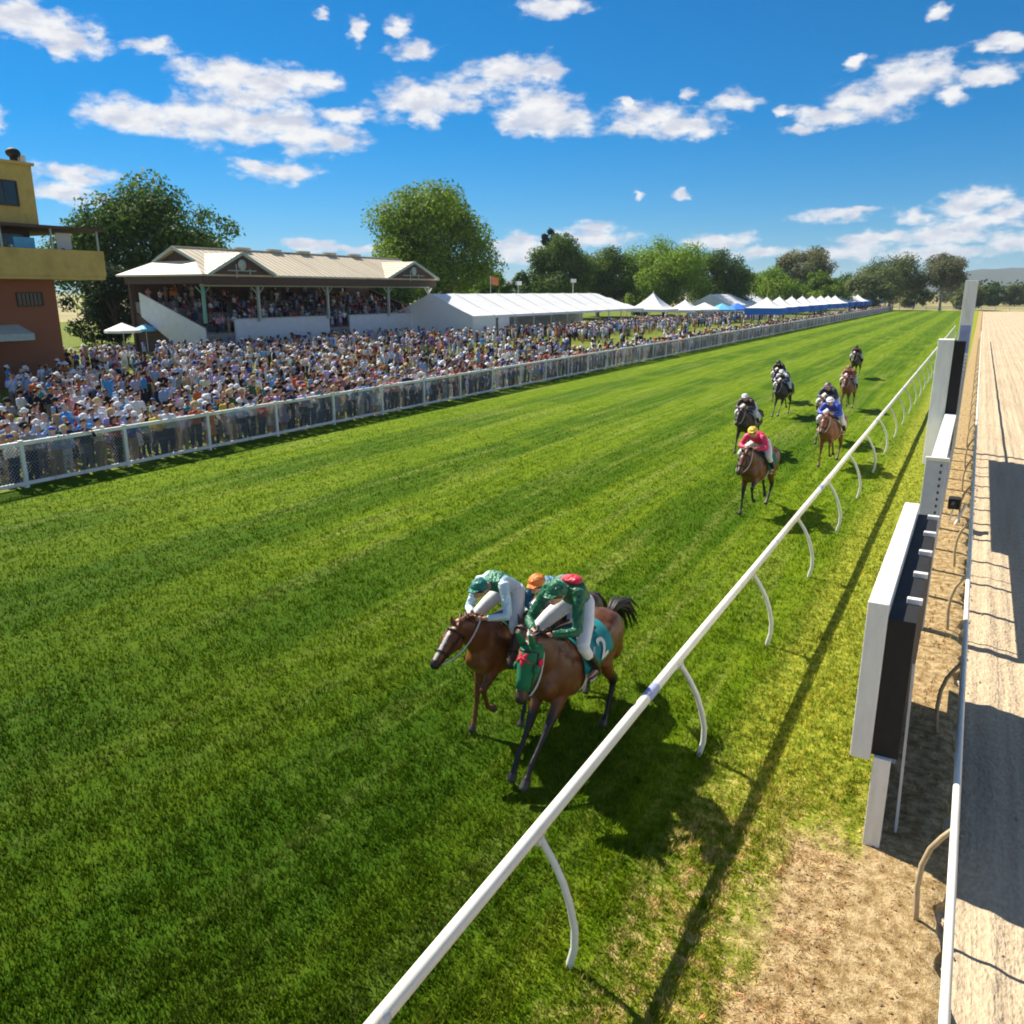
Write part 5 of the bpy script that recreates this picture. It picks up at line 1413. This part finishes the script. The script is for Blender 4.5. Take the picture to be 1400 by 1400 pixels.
def person_shapes(pose, female, n=10):
    """standing figure, feet at the origin, facing +x"""
    b = MB(); top = MB(); bot = MB(); hair = MB(); hat = MB(); dress = female == 2
    hw = .94 if female else 1.0
    b.ell((.0, 0, 1.615), (.095, .078, .115), n, 7); b.loft([(-.01, 0, 1.42), (.0, 0, 1.56)], [.058, .052], n, (0, 1, 0))
    b.ell((.095, 0, 1.60), (.022, .014, .02), 6, 4)
    b.loft([(0, 0, .92), (0, 0, 1.1), (0, 0, 1.36)], [(.12, .08), (.11, .075), (.13, .08)], n)
    top.loft([(0, 0, .92), (0, 0, 1.08), (.01, 0, 1.26), (0, 0, 1.38), (-.01, 0, 1.455)], [(.165 * hw, .115), (.155 * hw, .115), (.185 * hw, .13), (.185 * hw, .105), (.08, .065)], n + 2)
    for s, (el, ha) in zip((-1, 1), pose):
        sh = np.array((0, s * .175 * hw, 1.385)); el = np.array((el[0], s * el[1], el[2])); ha = np.array((ha[0], s * ha[1], ha[2]))
        b.loft([sh, el, ha], [.045, .038, .026], max(6, n - 3)); b.ell(ha + (ha - el) / np.linalg.norm(ha - el) * .055, (.042, .028, .055), 8, 5)
        e2 = sh * .3 + el * .7 if female else el
        top.loft([sh + (0, -s * .03, .01), sh, e2], [.07, .068, .056], max(6, n - 3))
        if not female: top.loft([el, el * .35 + ha * .65], [.055, .044], max(6, n - 3))
    for s in (-1, 1):
        b.loft([(.0, s * .09, .9), (.01, s * .095, .5), (-.01, s * .10, .08)], [.085, .056, .040], max(6, n - 2)); b.loft([(-.05, s * .10, .045), (.15, s * .115, .035)], [(.042, .042), (.04, .03)], 8)
        if not dress: bot.loft([(.0, s * .085, .94), (.0, s * .09, .75), (.015, s * .095, .48), (-.01, s * .10, .10)], [(.10, .12), (.092, .105), (.072, .075), (.060, .066)], max(6, n - 1))
    if dress: bot.loft([(0, 0, 1.02), (0, 0, .85), (0, 0, .55)], [(.15, .115), (.20, .16), (.27, .21)], n + 2)
    else: bot.loft([(0, 0, 1.0), (0, 0, .86)], [(.165, .118), (.17, .125)], n)
    hair.ell((-.022, 0, 1.65), (.100, .090, .105), n, 7)
    if female: hair.loft([(-.06, 0, 1.66), (-.085, 0, 1.52), (-.08, 0, 1.36)], [(.085, .05), (.092, .045), (.06, .025)], n)
    hat.loft([(0, 0, 1.665), (.005, 0, 1.675)], [(.17, .18), (.165, .175)], n + 4, (0, 1, 0), .05); hat.loft([(0, 0, 1.67), (0, 0, 1.73), (0, 0, 1.775)], [(.105, .115), (.10, .11), (.07, .08)], n)
    cap = MB(); cap.ell((-.012, 0, 1.665), (.108, .096, .085), n, 6); cap.slab([(.07, -.07, 1.675), (.18, -.05, 1.66), (.18, .05, 1.66), (.07, .07, 1.675)], .014)
    return dict(body=b, shirt=top, trousers=bot, hair=hair, hat=hat, cap=cap)
ARMS = [(((.0, .24, 1.12), (.06, .24, .88)),) * 2,
        (((.05, .25, 1.13), (.27, .20, 1.10)),) * 2,
        (((.12, .24, 1.18), (.30, .10, 1.42)),) * 2,
        (((.04, .24, 1.14), (.24, .02, 1.16)),) * 2,
        (((.06, .30, 1.46), (.10, .24, 1.72)), ((.0, .24, 1.12), (.06, .24, .88))),
        (((.10, .26, 1.60), (.13, .20, 1.86)), ((.12, .26, 1.58), (.16, .18, 1.84)))]
POSE_TXT = ['arms down', 'hands held forward', 'hands raised to the face', 'arms folded', 'one arm raised', 'both arms raised']

PROTO = {}
def person_proto(pi, fem):
    if (pi, fem) not in PROTO:
        sh = person_shapes(ARMS[pi], fem)
        d = {}
        for k in ('body', 'shirt', 'trousers', 'hair', 'hat', 'cap'):
            me = remesh(k, sh[k], .030 if k != 'hat' else .022, 2); me.materials.clear()
            me.materials.append(M['p_skin'] if k == 'body' else M['p_hair'] if k == 'hair' else M['p_cloth']); d[k] = me
        PROTO[(pi, fem)] = d
    return PROTO[(pi, fem)]

VIEW_F = np.array(fw); VIEW_R = np.array((math.cos(yaw), math.sin(yaw), 0.0)); VIEW_U = np.cross(VIEW_R, VIEW_F)
def seen(x, y, z=1.2, margin=1.02):
    v = np.array((x, y, z - CAM_H)); w = v @ VIEW_F
    return w > 1 and abs(v @ VIEW_R) / w < .625 * margin and abs(v @ VIEW_U) / w < .625 * margin

def crowd_spots():
    """where people stand: packed at the fence, a full lawn to the left, thinner further along"""
    rg = random.Random(77); S_ = []
    def clear(x, y):
        if x < -49.5 and y < 37.5: return False
        if x < -60.8 and 52.5 < y < 90.5: return False
        if x < -52.5 and y > 85: return False
        if abs(x + 33.2) < 3.1 and y > 150: return rg.random() < .35
        return True
    y = 8.0
    while y < 300:                                   # the front rows
        for row in range(3):
            if rg.random() < (.92, .8, .62)[row] * (1 if y < 60 else .85):
                x = FX - .33 - row * .62 + rg.uniform(-.10, .10); S_.append((x, y + rg.uniform(-.14, .14), row))
        y += .56 + (.0 if y < 60 else .12)
    for xi in np.arange(-27.0, -62, -.82):           # the lawn behind
        for yi in np.arange(8, 200, .82):
            x = xi + rg.uniform(-.28, .28); y = yi + rg.uniform(-.28, .28)
            if not clear(x, y): continue
            if y < 40: p = .80
            elif y < 52: p = .72 if x > -44 else .66
            elif y < 72: p = .34 if x > -48 else .52
            elif y < 92: p = .10 if x > -47 else .38
            else: p = .05 if x > -41 else .55
            p *= .72 + .75 * math.sin(x * .55 + math.sin(y * .3) * 2) * math.sin(y * .41)
            if y > 150 and x < -44: p *= .4
            if rg.random() < p: S_.append((x, y, 3))
    return S_
spots = [s for s in crowd_spots() if seen(s[0], s[1])]
spots.sort(key=lambda s: s[0] ** 2 + s[1] ** 2)
NAMED, REST = spots[:300], spots[300:]

def pick(dct, weights=None):
    ks = list(dct); k = rnd.choices(ks, weights)[0]; return k
NUMW = ['first', 'second', 'third', 'fourth', 'fifth', 'sixth', 'seventh', 'eighth', 'ninth', 'tenth', 'eleventh', 'twelfth', 'thirteenth']
used = set()
# fence panels in view are counted from the left edge of the fence one can see
first_panel = min(int((s[1] - FENCE_Y0) // FENCE_SP) for s in NAMED)
def place_people():
    for x, y, row in NAMED:
        fem = rnd.choices((0, 1, 2), (50, 25, 25))[0]
        pi = rnd.choices(range(6), (26, 26, 18, 18, 8, 4) if row == 0 else (40, 12, 18, 16, 8, 6))[0]
        d = person_proto(pi, fem)
        pn = int((y - FENCE_Y0) // FENCE_SP) - first_panel
        depth = int((FX - x) // .9)
        where = 'at the fence, %s panel' % NUMW[min(pn, 12)] if row == 0 else 'in row %s behind panel %s' % (NUMW[min(depth, 12)], NUMW[min(pn, 12)])
        for _ in range(200):
            top = pick(TOPS, TOP_W); hatk = pick(HATS, (18, 34, 22, 18, 8)) if rnd.random() < .42 else None; hairk = pick(HAIR, (45, 35, 10, 10))
            botk = pick(BOT, (25, 25, 16, 14, 14, 6))
            head = hatk or hairk
            lab = 'person in %s %s with %s, %s' % (top, 'dress' if fem == 2 else 'top', head, where)
            if lab not in used: break
        used.add(lab)
        root = link('person', d['body']); tag(root, lab, 'person', 'spectators behind the white crowd fence')
        sc = rnd.gauss(1.0 if not fem else .95, .04)
        root.location = (x, y, 0); root.scale = (sc * rnd.uniform(1.05, 1.25), sc * rnd.uniform(1.02, 1.28), sc * rnd.uniform(.97, 1.05))
        look = math.atan2(-y * .25 + rnd.uniform(-6, 14), -x) if row < 3 else rnd.gauss(.2, .7)
        root.rotation_euler = (0, rnd.uniform(-.03, .08), look)
        root.color = (*rnd.choice(SKIN), 1)
        c = np.array(TOPS[top]) * rnd.uniform(.8, 1.15)
        o = link('shirt', d['shirt'], root); o.color = (*c, 1)
        o = link('skirt' if fem == 2 else 'trousers', d['trousers'], root); o.color = (*(c if fem == 2 else np.array(BOT[botk])), 1)
        o = link('hair', d['hair'], root); o.color = (*HAIR[hairk], 1)
        if hatk:
            o = link('hat', d['cap' if 'cap' in hatk else 'hat'], root); o.color = (*HATS[hatk], 1)
place_people()

def crowd_mass():
    """everyone further off: one mass, each still a full figure"""
    rg = np.random.default_rng(5)
    T = []
    for pi in (0, 1, 2, 3, 4):
        for fem in (0, 1, 2):
            sh = person_shapes(ARMS[pi], fem, 6); V = []; F = []; K = []
            for k, key in enumerate(('body', 'shirt', 'trousers', 'hair', 'hat')):
                b = len(V); V += [tuple(p) for p in sh[key].v]; K += [k] * len(sh[key].v)
                for f in sh[key].f:
                    f = tuple(i + b for i in f); F.append(f if len(f) == 4 else f + (f[-1],)) if len(f) in (3, 4) else None
            T.append((np.array(V), F, np.array(K), fem))
    # seated and standing people on the grandstand steps and at its front wall
    pos = [(x, y, 0, rg.normal(.2, .7)) for x, y, _ in REST]
    for q in range(6):
        for yy in np.arange(.8, 35.5, .62):
            if rg.random() < (.6 if q < 4 else .4): pos.append((-62 - 1.4 - 1.35 * (q + .5), 53.4 + yy + rg.uniform(-.15, .15), 2.1 + .55 * q - (.35 if rg.random() < .7 else 0), rg.normal(0, .2)))
    for yy in np.arange(.8, 35.5, .7):
        if rg.random() < .6: pos.append((-62 - .7, 53.4 + yy, 2.0, rg.normal(0, .3)))
    for yy in np.arange(-16, 15, .8):                 # on the balcony of the yellow building
        if rg.random() < .55: pos.append((-51.2 + rg.uniform(-.2, .2), 20 + yy, 6.75, rg.normal(0, .3)))
    AV = []; AF = []; AC = []; base = 0
    tk = list(TOPS); tw = np.array(TOP_W) / sum(TOP_W); bk = list(BOT); hk = list(HAIR); hat = list(HATS)
    for x, y, z, a in pos:
        V, F, K, fem = T[rg.integers(len(T))]
        s = rg.normal(1.0 if not fem else .95, .045); c, sn = math.cos(a), math.sin(a)
        keep_hat = rg.random() < .38
        P = V * s * np.array((rg.uniform(1.0, 1.2), rg.uniform(1.0, 1.22), 1)); P = np.column_stack([P[:, 0] * c - P[:, 1] * sn + x, P[:, 0] * sn + P[:, 1] * c + y, P[:, 2] + z])
        if not keep_hat: P[K == 4] = P[K == 3].mean(0)
        top = np.array(TOPS[tk[rg.choice(len(tk), p=tw)]]) * rg.uniform(.8, 1.2)
        if z > 1.5 and z < 6 and rg.random() < .6: top = np.array(TOPS[('navy', 'black', 'maroon', 'grey')[rg.integers(4)]])  # dark tops put the shade under the stand roof into the colours
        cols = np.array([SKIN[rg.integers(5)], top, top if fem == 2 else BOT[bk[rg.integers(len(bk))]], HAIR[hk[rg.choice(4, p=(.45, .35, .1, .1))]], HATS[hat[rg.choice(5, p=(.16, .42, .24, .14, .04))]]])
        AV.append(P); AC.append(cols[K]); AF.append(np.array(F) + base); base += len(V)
    V = np.concatenate(AV); F = np.concatenate(AF); Cc = np.concatenate(AC)
    tri = F[:, 2] == F[:, 3]
    me = bpy.data.meshes.new('crowd')
    me.vertices.add(len(V)); me.vertices.foreach_set('co', V.astype(np.float32).ravel())
    tot = np.where(tri, 3, 4); mask = np.ones(F.shape, bool); mask[tri, 3] = False
    flat = F[mask].astype(np.int32)
    me.loops.add(len(flat)); me.loops.foreach_set('vertex_index', flat)
    me.polygons.add(len(F)); me.polygons.foreach_set('loop_start', (np.cumsum(tot) - tot).astype(np.int32)); me.polygons.foreach_set('loop_total', tot.astype(np.int32))
    me.polygons.foreach_set('use_smooth', np.ones(len(F), bool)); me.update(calc_edges=True)
    col_attr(me, 'cloth', np.clip(Cc, 0, 1))
    tag(link('crowd', me, None, attr_mat('crowd_clothes', 'cloth', .8, .2, var=.1, scale=8)), 'dense crowd of racegoers filling the lawn and grandstand beyond the nearest people', 'crowd', kind='stuff')
    print('crowd', len(REST), len(pos), len(V))
crowd_mass()

# ------------------------------------------------------------------ short grass blades and straw near the camera
def grass_blades():
    rg = np.random.default_rng(9)
    n = 520000
    r = 3.0 * (46 / 3.0) ** rg.random(n); th = rg.uniform(RAD(-74), RAD(8), n)
    x = r * np.sin(th); y = r * np.cos(th)
    keep = (x < .28) & (x > -24) & (rg.random(n) < np.clip((50 - r) / 26, 0, 1))
    strip = x > -.42
    keep &= ~strip | (rg.random(n) < .12)
    # clumps: blades gather where a soft pattern is high
    cl = np.sin(x * 5.1 + 1.7 * np.sin(y * 2.3)) * np.sin(y * 4.3 + 1.3 * np.sin(x * 3.1)) + .8 * np.sin(x * 13 + y * 7) * np.sin(y * 11 - x * 5)
    keep &= rg.random(n) < np.clip(.72 + .20 * cl, .3, 1)
    dryz = np.minimum((x + 1.35) * 1.7, 8.9 - y) + .8 * np.sin(x * 2.1 + y) * np.sin(y * 1.7) > .3
    dryz &= x > -2.2
    keep &= ~dryz | (rg.random(n) < .45)
    x, y, r, dryz, cl = x[keep], y[keep], r[keep], dryz[keep], cl[keep]; n = len(x)
    h = rg.uniform(.035, .085, n) * (1 + .25 * np.clip(cl, -1, 1)) * np.clip(1.1 - r / 90, .6, 1); h[dryz] *= .45
    w = .0042 * (1 + r / 6.5)
    a = rg.uniform(0, 2 * math.pi, n); lean = rg.uniform(.2, .95, n) * h; lean[dryz] *= 3.2; b = a + rg.uniform(.7, 2.4, n)
    z0 = np.full(n, -.01)
    V = np.empty((n, 3, 3), np.float32)
    V[:, 0] = np.column_stack([x - np.cos(a) * w, y - np.sin(a) * w, z0]); V[:, 1] = np.column_stack([x + np.cos(a) * w, y + np.sin(a) * w, z0])
    V[:, 2] = np.column_stack([x + np.cos(b) * lean, y + np.sin(b) * lean, h])
    me = np_mesh('grass_blades', V.reshape(-1, 3), np.arange(3 * n).reshape(n, 3))
    t = rg.uniform(.80, 1.45, (n, 1)) * np.column_stack([rg.uniform(.9, 1.25, n), np.ones(n), rg.uniform(.7, 1.2, n)])
    pale = rg.random(n) < .03; t[pale] *= np.array((1.9, 1.35, 1.8))
    col_attr(me, 'tint', np.repeat(t, 3, 0))
    tag(link('grass_blades', me, None, M['blades']), 'short mown racing turf', 'grass', kind='stuff')
grass_blades()

def clods():
    rg = np.random.default_rng(21); V = []; F = []; b = 0
    for i in range(900):
        y = 3 + 34 * rg.random() ** 1.6; x = .43 + abs(rg.normal(0, .05)) if rg.random() < .75 else rg.uniform(.5, 3.0)
        s = rg.uniform(.008, .03) * (1 if x < .6 else .8)
        v = rg.normal(size=(6, 3)) * .25 + np.array([(1,0,0),(-1,0,0),(0,1,0),(0,-1,0),(0,0,1),(0,0,-1)])
        V.append(v * s + (x, y, SAND_Z + .012)); F += [tuple(j + b for j in f) for f in ((0,2,4),(2,1,4),(1,3,4),(3,0,4),(2,0,5),(1,2,5),(3,1,5),(0,3,5))]; b += 6
    me = np_mesh('clods', np.concatenate(V), np.array(F))
    tag(link('sand_clods', me, None, M['sand']), 'loose clods of earth along the edge of the sand', 'clods', kind='stuff')
clods()

def verge_litter():
    rg = np.random.default_rng(22); V = []; F = []; b = 0
    for i in range(520):
        x = rg.uniform(-1.6, .35); y = rg.uniform(3, 8.8) if rg.random() < .7 else rg.uniform(8.8, 30)
        if y > 8.8: x = rg.uniform(-.1, .38)
        s = rg.uniform(.006, .022)
        v = rg.normal(size=(6, 3)) * .3 + np.array([(1,0,0),(-1,0,0),(0,1,0),(0,-1,0),(0,0,1),(0,0,-1)])
        V.append(v * s * np.array((1.2, 1, .6)) + (x, y, .006)); F += [tuple(j + b for j in f) for f in ((0,2,4),(2,1,4),(1,3,4),(3,0,4),(2,0,5),(1,2,5),(3,1,5),(0,3,5))]; b += 6
    me = np_mesh('clods', np.concatenate(V), np.array(F))
    tag(link('verge_clods', me, None, mat('dry_earth', (.26, .17, .09), .95, .4, 8)), 'crumbs of dry earth and stones on the bare verge', 'clods', kind='stuff')
verge_litter()
